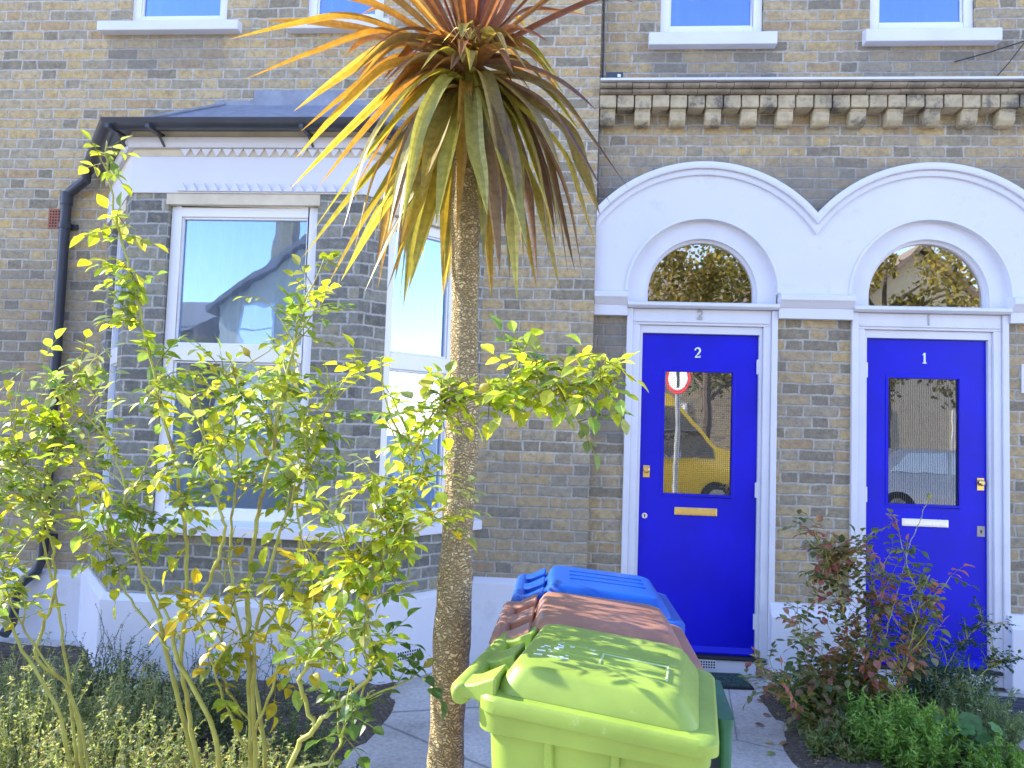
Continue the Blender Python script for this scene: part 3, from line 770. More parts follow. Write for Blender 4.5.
    q = MB(); q.box(gx1-.07, gx1+.1, YD+.16, YD+.2, .3, 2.2) if k else q.box(a['cx']-.3, a['cx']+.3, YD+.2, YD+.24, 2.80, 2.95)
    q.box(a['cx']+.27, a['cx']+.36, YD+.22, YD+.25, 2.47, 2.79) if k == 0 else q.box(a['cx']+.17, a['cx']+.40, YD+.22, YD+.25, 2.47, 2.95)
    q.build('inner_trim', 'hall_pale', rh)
# wall plaque at the right, floodlight, cables
b = MB(); b.box(2.925, 3.0, YR-.015, YR, 1.9, 2.09); b.build('wall_plaque', 'white_gloss', rh, bevel=.003)
b = MB(); b.box(.158, .275, YR-.15, YR-.06, 3.953, 4.01); b.tube([(.17, YR-.1, 3.99), (.135, YR-.02, 3.99)], .012, 8)
fl = b.build('security_light', 'black_plastic', rh, bevel=.006)
b = MB(); b.box(.236, .258, YR-.155, YR-.149, 3.972, 3.992); b.build('lens', 'chrome', fl)
b = MB(); b.tube([(.134, YR-.012, 6.5), (.130, YR-.012, 5.2), (.137, YR-.012, 4.5), (.142, YR-.012, 4.02)], .006, 6)
b.tube([(.122, YR-.01, 3.95), (.124, YR-.012, 3.3), (.121, YR-.012, 3.05)], .007, 6)
b.build('cable', 'black_plastic', rh)
b = MB(); b.tube([(2.50, YR-.02, 4.13), (2.72, YR-.03, 4.19), (3.1, YR-.02, 4.32)], .004, 6); b.tube([(2.75, YR-.02, 4.0), (2.85, YR-.03, 4.12), (2.98, YR-.02, 4.3)], .004, 6); b.build('cable', 'black_iron', rh)

# ------------------------------------------------------------------ wheelie bins
def rr(x0, x1, y0, y1, r, zf, n=8):
    pts = []
    for cx, cy, a0 in ((x1-r, y1-r, 0), (x0+r, y1-r, 90), (x0+r, y0+r, 180), (x1-r, y0+r, 270)):
        for i in range(n+1):
            a = R(a0+90*i/n); x, y = cx+r*math.cos(a), cy+r*math.sin(a); pts.append((x, y, zf(x, y)))
    return pts
def bin_parts(t, mat, M):
    M = M @ Matrix.Diagonal((.97, 1, 1, 1))
    c = lambda z: (lambda x, y: z)
    rim = lambda dz: (lambda x, y: .965+dz - .055*(x+.24))      # the rim falls towards the front
    b = MB(M)
    b.loft([rr(-.17, .17, -.19, .19, .05, c(.06)), rr(-.19, .21, -.205, .205, .05, c(.5)), rr(-.215, .245, -.222, .222, .05, rim(-.06)),
            rr(-.235, .272, -.240, .240, .05, rim(-.058)), rr(-.238, .276, -.243, .243, .05, rim(-.004)), rr(-.20, .235, -.21, .21, .05, rim(0)), rr(-.16, .14, -.17, .17, .05, c(.2))], smooth=True)
    body = b.build('body', mat, t)
    b = MB(M)
    for sy in (-1, 1):
        for x in (-.07, .075):
            b.tube([(x*.8, sy*.196, .25), (x*.92, sy*.209, .55), (x, sy*.226, .90)], .011, 8)
    b.tube([(.19, -.14, .2), (.214, -.14, .5), (.248, -.14, .86)], .009, 6); b.tube([(.19, .14, .2), (.214, .14, .5), (.248, .14, .86)], .009, 6)
    b.build('rib', mat, body)
    # lid
    lz = lambda dz: (lambda x, y: .972+dz - .085*(x+.24))
    b = MB(M)
    prof = [(0.0, -.018), (.0, .006), (.006, .014), (.030, .018)]
    loops = []
    for ins, dz in prof: loops.append(rr(-.232+ins, .288-ins, -.252+ins, .252-ins, .045, lz(dz)))
    for ix, iy, dz, r in ((.036, .026, .018, .045), (.040, .030, .030, .045), (.064, .050, .066, .04), (.070, .055, .073, .04), (.080, .064, .077, .04), (.10, .085, .079, .04)):
        loops.append(rr(-.232+ix, .288-ix*1.15, -.252+iy, .252-iy, r, lz(dz)))
    loops.append(rr(-.05, .14, -.06, .06, .03, lz(.081)))
    b.loft(loops, smooth=True)
    lid = b.build('lid', mat, t)
    
    b = MB(M)
    for y in (-.07, .0, .07): b.tube([(-.10, y, 1.0405), (.17, y, 1.0175)], .004, 6)
    b.build('lid_rib', mat, lid)
    # handle: bar with three arms
    b = MB(M)
    b.tube([(-.270, -.225, .972), (-.280, -.205, .974), (-.280, .205, .974), (-.270, .225, .972)], .024, 12)
    for y, w in ((-.185, .055), (0, .06), (.185, .055)):
        b.loft([[(-.285, y-w*.7, .962), (-.285, y+w*.7, .962), (-.285, y+w*.7, .992), (-.285, y-w*.7, .992)],
                [(-.245, y-w*.75, .965), (-.245, y+w*.75, .965), (-.245, y+w*.75, .998), (-.245, y-w*.75, .998)],
                [(-.19, y-w, .95), (-.19, y+w, .95), (-.19, y+w, 1.022), (-.19, y-w, 1.022)]], smooth=True)
    ho = b.build('handle', mat, t, bevel=.006)
    for s in (-1, 1) if mat != 'bin_green' else ():
        q = MB(M); q.tube([(-.262, s*.243, .955), (-.262, s*.263, .955)], .021, 14); q.build('hinge_cap', 'rubber' if mat != 'bin_green' else mat, ho)
    for s in (-1, 1):
        q = MB(M); q.tube([(-.2, s*.19, .10), (-.2, s*.235, .10)], .10, 24)
        wo = q.build('wheel', 'rubber', t); q = MB(M); q.tube([(-.2, s*.236, .10), (-.2, s*.241, .10)], .05, 16); q.build('hub', mat, wo)
    q = MB(M); q.tube([(-.2, -.19, .10), (-.2, .19, .10)], .011, 8); q.build('axle', 'dull_metal', t)
    return body, lid
def wbin(x, y, rz, mat, label):
    t = empty('wheelie_bin', (x, y, 0), label, 'bin', 'wheelie bins lined up on the path')
    M = trans(x, y) @ Matrix.Rotation(R(rz), 4, 'Z')
    return t, M, bin_parts(t, mat, M)
t, M, (gb, gl) = wbin(.070, 1.88, -9, 'bin_green', 'lime green wheelie bin nearest the camera with dappled light on its lid')
b = MB(M)       # moulded frame and pale marks on the lid
for p, q in (((.02, -.10), (.02, -.02)), ((.17, -.13), (.17, -.03))): b.tube([(p[0], p[1], .972+.0815-.085*(p[0]+.24)), (q[0], q[1], .972+.0815-.085*(q[0]+.24))], .0028, 6)
b.tube([(.02, -.02, .972+.0815-.085*.26), (.17, -.03, .972+.0815-.085*.41)], .0022, 6)
b.build('moulded_frame', 'scuff', gl)
b = MB(M); rn = random.Random(4)
for k in range(26):
    x, y = rn.uniform(-.13, .0), rn.uniform(-.12, .02); z = .972+.0805-.085*(x+.24); l = rn.uniform(.004, .02)
    b.tube([(x, y, z), (x+l, y+rn.uniform(-.004, .004), z-.085*l)], rn.uniform(.0012, .0028), 5)
b.build('worn_sticker', 'white_numeral', gl, fixn=False)
t, M, _ = wbin(.085, 2.31, 0, 'bin_brown', 'brown wheelie bin between the lime green and the blue bin')
t, M, _ = wbin(.10, 2.80, 1, 'bin_blue', 'blue wheelie bin at the back of the row nearest door 2')
t = empty('plastic_panel', (.40, 1.80, 0), 'dark green plastic crate panel standing against the right side of the lime green bin', 'panel')
b = MB(); b.M = trans(.395, 1.97) @ Matrix.Rotation(R(86), 4, 'Z')
b.loft([rr(0, .30, -.012, .012, .01, lambda x, y: .52), rr(-.005, .31, -.015, .015, .012, lambda x, y: .83), rr(-.005, .31, -.02, .02, .012, lambda x, y: .86)], smooth=True); b.build('board', 'dark_green_plastic', t)
b = MB(); b.M = trans(.395, 1.97) @ Matrix.Rotation(R(86), 4, 'Z'); b.box(0.03, .06, -.02, .02, 0, .53); b.box(.24, .27, -.02, .02, 0, .53); b.build('leg', 'dark_green_plastic', t)

# ------------------------------------------------------------------ door mats
def mat_obj(x0, x1, y0, y1, mat, label, rz=0):
    t = empty('doormat', ((x0+x1)/2, (y0+y1)/2, 0), label, 'doormat')
    M = trans((x0+x1)/2, (y0+y1)/2) @ Matrix.Rotation(R(rz), 4, 'Z')
    w, d = (x1-x0)/2, (y1-y0)/2
    b = MB(M); b.box(-w, w, -d, d, .004, .013); b.build('backing', 'rubber', t)
    b = MB(M)
    rn = random.Random(5)
    for k in range(int(2*d/.016)):
        y = -d+.012+k*.016; b.box(-w+.012, w-.012, y, y+.010, .012, .020+rn.uniform(0, .003))
    b.build('pile', mat, t)
mat_obj(.60, 1.15, 4.93, 5.20, 'mat_green', 'small dark green doormat on the path below door 2', 3)
mat_obj(2.38, 3.10, 4.46, 5.04, 'ribbed_mat', 'dark ribbed doormat on the path below door 1', -2)

# ------------------------------------------------------------------ plants
def jit(c, rn, v=.18, hue=.08):
    k = 1+rn.uniform(-v, v); return tuple(max(.003, min(.95, x*k*(1+rn.uniform(-hue, hue)))) for x in c)
def leaf(mb, p, d, n, L, Wd, col, fold=.25, curl=.25, seg=4):
    """one leaf blade from p along d, facing n"""
    d = d.normalized(); s = d.cross(n)
    if s.length < 1e-3: s = d.orthogonal()
    s.normalize(); n = s.cross(d).normalized()
    prof = {3: (0, .9, .8, 0), 4: (0, .78, 1, .66, 0), 5: (0, .62, .97, .95, .58, 0)}[seg]
    vs = []
    for i in range(seg+1):
        t = i/seg; c = p + d*(L*t) - n*(curl*L*t*t); w = Wd*.5*prof[i]
        up = n*(fold*w)
        vs += [c, c+s*w+up, c-s*w+up]
    fs = []
    for i in range(seg):
        a, b2 = 3*i, 3*(i+1)
        if i == 0: fs += [(a, b2+1, b2), (a, b2, b2+2)]
        elif i == seg-1: fs += [(a, a+1, b2), (a, b2, a+2)]
        else: fs += [(a, a+1, b2+1, b2), (a, b2, b2+2, a+2)]
    mb.add(vs, fs, False, col)
def rvec(rn, zb=0):
    while True:
        v = Vector((rn.uniform(-1, 1), rn.uniform(-1, 1), rn.uniform(-1, 1)+zb))
        if .1 < v.length < 1.5: return v.normalized()
def catmull(P, m=6):
    P = [Vector(p) for p in P]; Q = [P[0]*2-P[1]] + P + [P[-1]*2-P[-2]]; out = []
    for i in range(1, len(Q)-2):
        a, b2, c, d = Q[i-1:i+3]
        for k in range(m):
            t = k/m; out.append(.5*((2*b2)+(c-a)*t+(2*a-5*b2+4*c-d)*t*t+(3*b2-a-3*c+d)*t**3))
    out.append(P[-1]); return out
def rose_leaf(fb, sb, p, d, rn, pal, size):
    """pinnate rose leaf: a stalk with five leaflets"""
    n = (Vector((0, 0, 1)) + rvec(rn)*.45).normalized()
    d = d.normalized(); L = size*rn.uniform(1.5, 2.1)
    col = jit(rn.choice(pal), rn)
    pts = [p, p+d*L*.5-n*.04*L, p+d*L-n*.16*L]
    sb.tube(pts, [.0016, .0013, .001], 4, False, jit((.30, .33, .08), rn))
    side = d.cross(n).normalized(); drop = -Vector((0, 0, 1))*rn.uniform(0, .45)
    leaf(fb, pts[2], d+drop, n, size*rn.uniform(.9, 1.15), size*.70, jit(col, rn, .1, .03), rn.uniform(.1, .5), rn.uniform(.05, .4))
    for f, sc in ((.62, .92), (.25, .72)):
        if sc < .8 and rn.random() < .3: continue
        q = pts[0].lerp(pts[2], f)
        for s in (-1, 1):
            leaf(fb, q, d*.45+side*s+drop*.7, (n+rvec(rn)*.25), size*sc*rn.uniform(.85, 1.1), size*.66*sc, jit(col, rn, .12, .04), rn.uniform(.1, .5), rn.uniform(.05, .4))
LIME = [(.42, .50, .05), (.32, .43, .05), (.37, .47, .09), (.22, .33, .06), (.48, .52, .05), (.17, .27, .10), (.30, .36, .16)]
YELW = [(.42, .40, .03), (.34, .38, .04), (.50, .40, .03), (.22, .32, .045)]
def rose_bush(name, label, canes, seed, base, pal=LIME, size=.048, cat='rose bush', twn=1.0, lf=1.0, stem_r=.0085, hips=6):
    rn = random.Random(seed); t = empty(name, base, label, cat)
    st, fo, hp = MB(), MB(), MB()
    tips = []
    for cn in canes:
        pts, r, l0, ntw = cn[:4]; opt = cn[4] if len(cn) > 4 else {}
        P = catmull([at(*q) for q in pts], 7)
        for i, p in enumerate(P[1:-1]): P[i+1] = p+rvec(rn)*.005
        n = len(P); rs = [r*.8*(1-.72*i/(n-1)) for i in range(n)]
        st.tube(P, rs, 7, True)
        for _ in range(int(n*1.2)):                                   # thorns
            i = rn.randrange(0, n-1); d = rvec(rn, .3); q = P[i].lerp(P[i+1], rn.random())
            st.tube([q, q+d*(rs[i]+.007)], [.003, .0004], 4, False)
        tips.append((P[-1], (P[-1]-P[-3]).normalized()))
        pl = opt.get('pal', pal); tl = opt.get('tl', (.10, .26))
        ang = rn.uniform(0, 6)
        for k in range(int(ntw*twn)):
            i = int((l0+(1-l0)*rn.random())*(n-2)); q = P[i]; d0 = (P[i+1]-P[i]).normalized()
            ang += 2.4; u = d0.orthogonal().normalized(); v = d0.cross(u)
            out = u*math.cos(ang)+v*math.sin(ang)
            d = (d0*.55+out*.8+Vector((0, 0, .35))).normalized(); L = rn.uniform(*tl)
            tp = [q]; dd = d
            for s in range(4):
                dd = (dd+rvec(rn)*.22+Vector((0, 0, .08))).normalized(); tp.append(tp[-1]+dd*L/4)
            st.tube(tp, [.0034, .003, .0026, .002, .0014], 5, False)
            for s in range(1, 5):
                for _ in range(rn.choice((1, 1, 2)) if s < 4 else 2):
                    if rn.random() > lf: continue
                    rose_leaf(fo, fo, tp[s], (dd*.4+rvec(rn, .1)), rn, pl, size*rn.uniform(.75, 1.15))
            if rn.random() < .3: tips.append((tp[-1], dd))
        for k in range(int((n*(1-l0))*1.1*opt.get('ld', 1))):
            i = int((l0+(1-l0)*rn.random())*(n-2))
            if rn.random() < lf: rose_leaf(fo, fo, P[i], rvec(rn, .1), rn, pl, size*rn.uniform(.8, 1.2))
    st.build('stem', 'rose_stem', t, fixn=False); fo.build('foliage', 'rose_leaf', t)
    rn.shuffle(tips)
    for p, d in tips[:hips]:
        q = MB(); c = p+d*.02; rr_ = rn.uniform(.009, .013)
        loops = []
        q.tube([p, p+d*.006, c-d*.004, c+d*rr_*.4, c+d*rr_*1.5], [.002, .004, rr_, rr_*.95, .004], 10, True, (.42, .40, .12))
        for j in range(5):
            o = rvec(rn); leaf(q, c+d*rr_*1.3, o+d*.6, d, .022, .007, (.30, .34, .08), .2, .2, 3)
        q.build('rose_hip', 'rose_leaf', t)
    return t
st_l = MB()            # leaf stalks are gathered per bush below
def rose_bush2(*a, **k):
    global st_l
    return rose_bush(*a, **k)

# main rose, standing in the bed before the bay
Yr = 2.45
canesA = [
 ([(235, 905, 2.55), (205, 800, 2.5), (190, 719, 2.5), (182, 657, 2.48), (188, 587, 2.48), (182, 512, 2.45), (172, 450, 2.42), (146, 343, 2.42), (133, 286, 2.4), (118, 226, 2.4), (108, 175, 2.4), (107, 142, 2.4)], .0115, .40, 7, dict(tl=(.04, .13), ld=1.5)),
 ([(232, 905, 2.6), (200, 780, 2.6), (168, 657, 2.55), (158, 612, 2.5), (141, 574, 2.5), (128, 512, 2.5), (120, 470, 2.5), (100, 420, 2.5)], .012, .62, 6, {}),
 ([(240, 905, 2.5), (215, 740, 2.4), (172, 640, 2.4), (205, 590, 2.38), (224, 533, 2.35), (214, 491, 2.35), (205, 440, 2.35), (190, 400, 2.4)], .011, .66, 7, {}),
 ([(255, 905, 2.55), (252, 768, 2.5), (248, 636, 2.5), (248, 587, 2.5), (257, 520, 2.5), (273, 450, 2.5), (285, 390, 2.5), (296, 330, 2.5), (300, 300, 2.5)], .014, .58, 11, {}),
 ([(258, 905, 2.5), (254, 700, 2.48), (256, 640, 2.48), (265, 587, 2.4), (281, 533, 2.35), (306, 466, 2.3), (322, 420, 2.3), (335, 385, 2.3)], .010, .58, 9, {}),
 ([(262, 905, 2.6), (262, 720, 2.6), (236, 610, 2.65), (230, 540, 2.7), (238, 460, 2.7), (232, 400, 2.7), (222, 362, 2.7)], .010, .6, 9, {}),
 ([(180, 640, 2.5), (150, 585, 2.5), (128, 553, 2.5), (90, 535, 2.48), (50, 518, 2.45)], .006, .5, 2, {}),
 ([(250, 640, 2.5), (285, 600, 2.6), (300, 540, 2.65), (290, 480, 2.7), (268, 430, 2.7), (262, 390, 2.7)], .008, .5, 8, {}),
 ([(170, 650, 2.5), (130, 600, 2.6), (112, 560, 2.6), (98, 500, 2.65), (80, 450, 2.65)], .006, .4, 5, {}),
 ([(250, 760, 2.45), (220, 690, 2.4), (205, 640, 2.3), (196, 600, 2.3)], .006, .3, 3, dict(pal=YELW)),
 ([(252, 740, 2.45), (275, 680, 2.4), (290, 620, 2.35), (305, 570, 2.3), (325, 545, 2.3)], .007, .25, 7, dict(pal=YELW)),
 ([(250, 720, 2.5), (228, 690, 2.5), (222, 640, 2.45), (232, 600, 2.45), (220, 570, 2.45)], .006, .3, 3, dict(pal=YELW)),
]
rose_bush2('rose_bush', 'tall main rose bush with lime leaves growing in front of the bay window', canesA, 11, at(250, 905, 2.55)*1, size=.051, hips=9, lf=.64)
canesC = [
 ([(262, 915, 2.1), (290, 768, 2.06), (315, 727, 2.03), (345, 700, 2.0), (372, 668, 1.97), (366, 610, 1.97), (380, 560, 1.97), (397, 525, 1.97), (412, 470, 1.97), (428, 420, 1.94), (452, 400, 1.92)], .010, .38, 20, {}),
 ([(315, 727, 2.03), (300, 680, 2.03), (325, 640, 2.0), (345, 590, 1.97), (362, 550, 1.95), (370, 500, 1.94)], .008, .2, 12, dict(pal=LIME+YELW)),
 ([(430, 425, 1.94), (455, 398, 1.9), (490, 395, 1.88), (530, 392, 1.86), (570, 390, 1.84), (605, 383, 1.82), (622, 378, 1.8)], .006, .08, 16, dict(tl=(.05, .11), ld=1.3)),
 ([(290, 768, 2.06), (330, 760, 2.03), (350, 715, 1.97), (375, 690, 1.97)], .006, .4, 4, dict(pal=[(.07, .14, .04), (.10, .18, .04)])),
]
rose_bush2('rose_bush', 'arching rose bush reaching right across the palm trunk towards door 2', canesC, 23, at(262, 915, 2.1), size=.044, hips=4, lf=.7)
canesB = [
 ([(90, 900, 2.7), (75, 707, 2.7), (37, 657, 2.65), (54, 595, 2.65), (52, 545, 2.6), (37, 504, 2.6), (17, 450, 2.6), (10, 400, 2.6)], .010, .62, 11, {}),
 ([(95, 900, 2.7), (60, 720, 2.7), (22, 650, 2.7), (2, 600, 2.7), (-20, 520, 2.7), (-30, 450, 2.7)], .010, .62, 6, {}),
 ([(92, 900, 2.7), (70, 700, 2.75), (58, 610, 2.75), (44, 540, 2.7), (50, 480, 2.7), (70, 420, 2.7), (74, 372, 2.7)], .008, .62, 9, {}),
 ([(98, 900, 2.6), (80, 720, 2.6), (30, 640, 2.5), (10, 600, 2.45), (0, 560, 2.45)], .007, .62, 5, {}),
]
rose_bush2('rose_bush', 'pale leaved rose bush at the left edge beside the black downpipe', canesB, 31, at(92, 900, 2.7), pal=LIME+[(.28, .36, .20), (.30, .38, .24)], size=.050, hips=5, lf=.85)
# rose with reddish leaves at the door bed
RED = [(.20, .22, .09), (.34, .17, .12), (.42, .17, .15), (.14, .19, .07), (.26, .28, .12), (.44, .26, .20), (.10, .14, .07), (.30, .30, .16)]
canesD = [
 ([(860, 745, 4.35), (850, 680, 4.35), (845, 620, 4.35), (838, 570, 4.35), (850, 545, 4.35)], .008, .15, 14, {}),
 ([(862, 745, 4.4), (872, 690, 4.4), (868, 640, 4.4), (878, 610, 4.4), (872, 580, 4.4), (870, 552, 4.4)], .007, .10, 10, dict(ld=.8)),
 ([(868, 745, 4.3), (895, 690, 4.25), (912, 640, 4.2), (920, 600, 4.2), (930, 575, 4.2)], .007, .2, 9, {}),
 ([(855, 745, 4.3), (830, 700, 4.3), (808, 660, 4.3), (800, 640, 4.3)], .006, .1, 9, {}),
 ([(855, 745, 4.3), (825, 725, 4.2), (795, 705, 4.2), (780, 680, 4.2)], .005, .1, 8, dict(pal=RED+[(.34, .34, .06)])),
 ([(866, 745, 4.35), (880, 660, 4.3), (895, 600, 4.3), (908, 550, 4.3), (920, 520, 4.3), (928, 500, 4.3)], .004, .3, 1, dict(ld=.0)),
 ([(840, 600, 4.35), (825, 560, 4.35), (818, 545, 4.35)], .004, .1, 4, {}),
]
rose_bush2('rose_bush', 'straggly rose bush with red tinged leaves in the bed between the doors', canesD, 41, at(862, 745, 4.35), pal=RED, size=.050, hips=3, twn=1.55)
BLG = [(.035, .09, .07), (.05, .11, .08), (.04, .10, .05), (.06, .13, .09)]
canesE = [
 ([(925, 735, 4.5), (935, 700, 4.5), (950, 660, 4.5), (970, 635, 4.5), (990, 620, 4.5)], .004, .2, 10, dict(tl=(.06, .15))),
 ([(925, 735, 4.5), (918, 680, 4.5), (905, 640, 4.5), (900, 620, 4.5)], .004, .2, 8, dict(tl=(.06, .15))),
 ([(928, 735, 4.4), (955, 700, 4.4), (985, 670, 4.4), (1000, 655, 4.4)], .004, .2, 9, dict(tl=(.06, .15))),
]
rose_bush2('rose_bush', 'low dark blue green rose bush in front of door 1', canesE, 47, at(925, 735, 4.5), pal=BLG, size=.024, hips=1, twn=2.0)

# herbs and ground plants
def herb(name, label, cx, cy, n, hgt, spread, pal, ls, lw, seed, lean=.5, flowers=None, cat='plant', per=26, nflw=0, group=None, kind=None, wob=.16):
    rn = random.Random(seed); t = empty(name, (cx, cy, 0), label, cat, group)
    if kind: t['kind'] = kind
    st, fo, fl = MB(), MB(), MB()
    for k in range(n):
        a = rn.uniform(0, 6.283); rad = spread*math.sqrt(rn.random()); hh = hgt*rn.uniform(.55, 1.05)*(1-.45*(rad/spread)**2)
        p = Vector((cx+rad*.55*math.cos(a), cy+rad*.55*math.sin(a), 0)); d = Vector((math.cos(a)*lean*rad/spread, math.sin(a)*lean*rad/spread, 1)).normalized()
        pts = [p]
        for s in range(6):
            d = (d+rvec(rn)*wob).normalized(); pts.append(pts[-1]+d*hh/6)
        st.tube(pts, [.0025, .0022, .002, .0017, .0014, .0011, .0008], 4, False, jit(pal[0], rn))
        for j in range(per):
            f = rn.random()**.7*5.999; i = int(f); q = pts[i].lerp(pts[i+1], f-i)
            dd = (rvec(rn, .25)+d*.12)
            leaf(fo, q, dd, rvec(rn, .8), ls*rn.uniform(.6, 1.2), lw*rn.uniform(.7, 1.2), jit(rn.choice(pal), rn), .2, .25, 3)
        if flowers and rn.random() < nflw:
            c = pts[-1]
            for j in range(9):
                aa = j*.7; leaf(fl, c, Vector((math.cos(aa), math.sin(aa), .35)), Vector((0, 0, 1)), flowers[0], flowers[0]*.5, jit(flowers[1], rn, .05, .02), .1, .1, 3)
            fl.tube([c, c+Vector((0, 0, .004))], [.004, .003], 6, True, (.5, .4, .08))
    st.build('stem', 'small_leaf', t); fo.build('foliage', 'small_leaf', t)
    if fl.v: fl.build('flowers', 'petal', t)
    return t
SILV = [(.40, .46, .26), (.48, .52, .36), (.34, .40, .18), (.28, .33, .20), (.26, .30, .17), (.15, .19, .08), (.30, .33, .18), (.24, .28, .10)]
for k, (x, y, hh, sp, lab) in enumerate([(-2.15, 3.05, .50, .36, 'low silvery shrub with tiny white flowers at the bottom left corner'), (-1.66, 2.85, .42, .34, 'silvery flowering shrub below the left cane of the main rose'),
        (-1.22, 2.9, .36, .30, 'grey green flowering shrub around the foot of the main rose'), (-2.6, 3.5, .46, .36, 'silvery shrub against the left edge behind the corner shrub'), (-1.95, 3.45, .40, .36, 'silvery shrub behind the corner shrub in the rose bed'), (-1.0, 2.55, .34, .26, 'silvery shrub nearest the camera at the foot of the main rose')]):
    herb('flowering_shrub', lab, x, y, 230, hh*1.12, sp*1.1, SILV, .019, .008, 60+k, flowers=(.008, (.75, .75, .68)), nflw=.5, cat='shrub', per=46, group='silvery shrubs under the roses')
GG = [(.13, .19, .08), (.17, .22, .11), (.20, .22, .13), (.09, .13, .06)]
for k, (x, y, hh, sp, lab) in enumerate([(-1.25, 3.35, .34, .34, 'dark green low shrub behind the foot of the main rose'), (-2.35, 3.9, .42, .34, 'dark green shrub in the shade at the left bay corner'), (-.98, 3.0, .30, .24, 'small dark shrub at the path edge left of the palm trunk'), (-1.75, 3.7, .40, .32, 'dark green shrub in the shade in front of the white plinth')]):
    herb('low_shrub', lab, x, y, 110, hh, sp, GG, .018, .008, 70+k, flowers=(.007, (.6, .6, .5)), nflw=.25, cat='shrub', per=36, group='dark shrubs in the rose bed')
for k, (x, y, hh, lab) in enumerate([(-2.0, 4.1, .58, 'wispy weed with seed heads against the white plinth right of the bay corner'), (-1.55, 4.0, .52, 'wispy weed with seed heads below the middle of the bay'), (-2.55, 4.15, .62, 'wispy grey weed at the left corner of the bay')]):
    herb('wispy_weed', lab, x, y, 34, hh, .3, [(.13, .14, .09), (.18, .18, .12)], .016, .004, 80+k, lean=.5, flowers=(.007, (.45, .42, .36)), nflw=.9, cat='weed', per=26, group='wispy weeds against the plinth', wob=.42)
FERN = [(.17, .33, .06), (.22, .40, .08), (.12, .25, .05), (.28, .42, .11)]
herb('yarrow_clump', 'bright green feathery clump in the bed at the bottom right', 1.62, 3.95, 170, .37, .34, FERN, .034, .009, 90, per=60, cat='plant')
herb('yarrow_clump', 'darker feathery clump behind the bright one at the foot of the red tinged rose', 1.45, 4.4, 130, .34, .32, [(.09, .18, .05), (.13, .24, .07)], .035, .011, 91, per=44, cat='plant')
herb('yarrow_clump', 'low light green clump spilling onto the path at the bottom right edge of the bed', 2.0, 3.72, 90, .24, .28, FERN, .032, .009, 95, per=46, cat='plant')
herb('yarrow_clump', 'small green clump at the near left corner of the door bed', 1.33, 3.95, 70, .22, .2, [(.14, .22, .07), (.2, .28, .1), (.26, .24, .1)], .03, .010, 96, per=40, cat='plant')
herb('fleabane', 'fuzzy grey green weed with white flowers left of the ribbed doormat', 2.12, 4.25, 150, .40, .28, [(.16, .24, .12), (.21, .29, .15), (.25, .32, .18)], .026, .006, 92, per=44, flowers=(.012, (.8, .8, .76)), nflw=.08, cat='weed')
herb('fleabane', 'fuzzy dark green weed against door step 1', 2.15, 4.72, 140, .48, .32, [(.08, .15, .10), (.12, .20, .12)], .026, .007, 93, per=40, flowers=(.012, (.8, .8, .76)), nflw=.05, cat='weed')
herb('groundsel', 'yellowish weed at the left corner of the door bed', 1.3, 4.6, 30, .30, .16, [(.30, .32, .06), (.20, .26, .06)], .035, .014, 94, per=16, cat='weed')
# mallow with round leaves
def mallow(cx, cy, seed, label, n=26, sz=.05, hgt=.24, pal=((.10, .22, .07), (.13, .27, .09), (.08, .18, .06))):
    rn = random.Random(seed); t = empty('mallow', (cx, cy, 0), label, 'plant', 'round leaved mallows in the door bed'); st, fo = MB(), MB()
    for k in range(n):
        a = rn.uniform(0, 6.283); r = rn.uniform(.03, .2); z = hgt*rn.uniform(.4, 1)
        p = Vector((cx+r*math.cos(a), cy+r*math.sin(a), z)); st.tube([(cx+r*.2*math.cos(a), cy+r*.2*math.sin(a), 0), (cx+r*.7*math.cos(a), cy+r*.7*math.sin(a), z*.7), p], .002, 4, False, (.12, .2, .06))
        nn = (Vector((math.cos(a)*.3, math.sin(a)*.3-.35, 1))+rvec(rn)*.3).normalized(); u = nn.orthogonal().normalized(); v = nn.cross(u); s = sz*rn.uniform(.6, 1.1)
        col = jit(rn.choice(pal), rn); m_ = 15
        vs = [p]+[p+(u*math.cos(i*6.283/m_)+v*math.sin(i*6.283/m_))*s*(1 if i % 3 else .84)+nn*s*(.18 if i % 3 == 0 else .02) for i in range(m_)]
        fo.add(vs, [(0, i+1, (i+1) % m_+1) for i in range(m_)], True, col)
    st.build('stem', 'small_leaf', t); fo.build('foliage', 'small_leaf', t)
mallow(1.9, 3.95, 5, 'mallow with broad round leaves between the feathery clump and the fuzzy weed', sz=.055)
mallow(1.55, 4.62, 6, 'mallow with dark round leaves behind the feathery clumps', 30, .04, .30, ((.06, .14, .04), (.09, .18, .05)))
mallow(1.82, 4.35, 7, 'mallow with yellowing leaves in the middle of the door bed', 16, .035, .30, ((.38, .40, .07), (.10, .2, .05)))
# leaf litter and pebbles on the two beds
rn = random.Random(19); b = MB()
for k in range(2600):
    if k % 3: x, y = rn.uniform(-3.6, -1.05), rn.uniform(2.2, 4.9)
    else: x, y = rn.uniform(1.16, 2.3), rn.uniform(3.4, 5.0)
    a = rn.uniform(0, 6.283); leaf(b, Vector((x, y, .05+rn.uniform(0, .012))), Vector((math.cos(a), math.sin(a), rn.uniform(-.2, .35))), Vector((0, 0, 1)), rn.uniform(.012, .05), rn.uniform(.008, .024), jit(rn.choice([(.34, .26, .15), (.22, .15, .09), (.42, .36, .22), (.30, .30, .12), (.14, .20, .07), (.36, .34, .30)]), rn), .25, .3, 3)
tag(b.build('leaf_litter', 'small_leaf'), 'brown and yellow leaf litter scattered over the soil of the beds', 'leaf litter', kind='stuff')
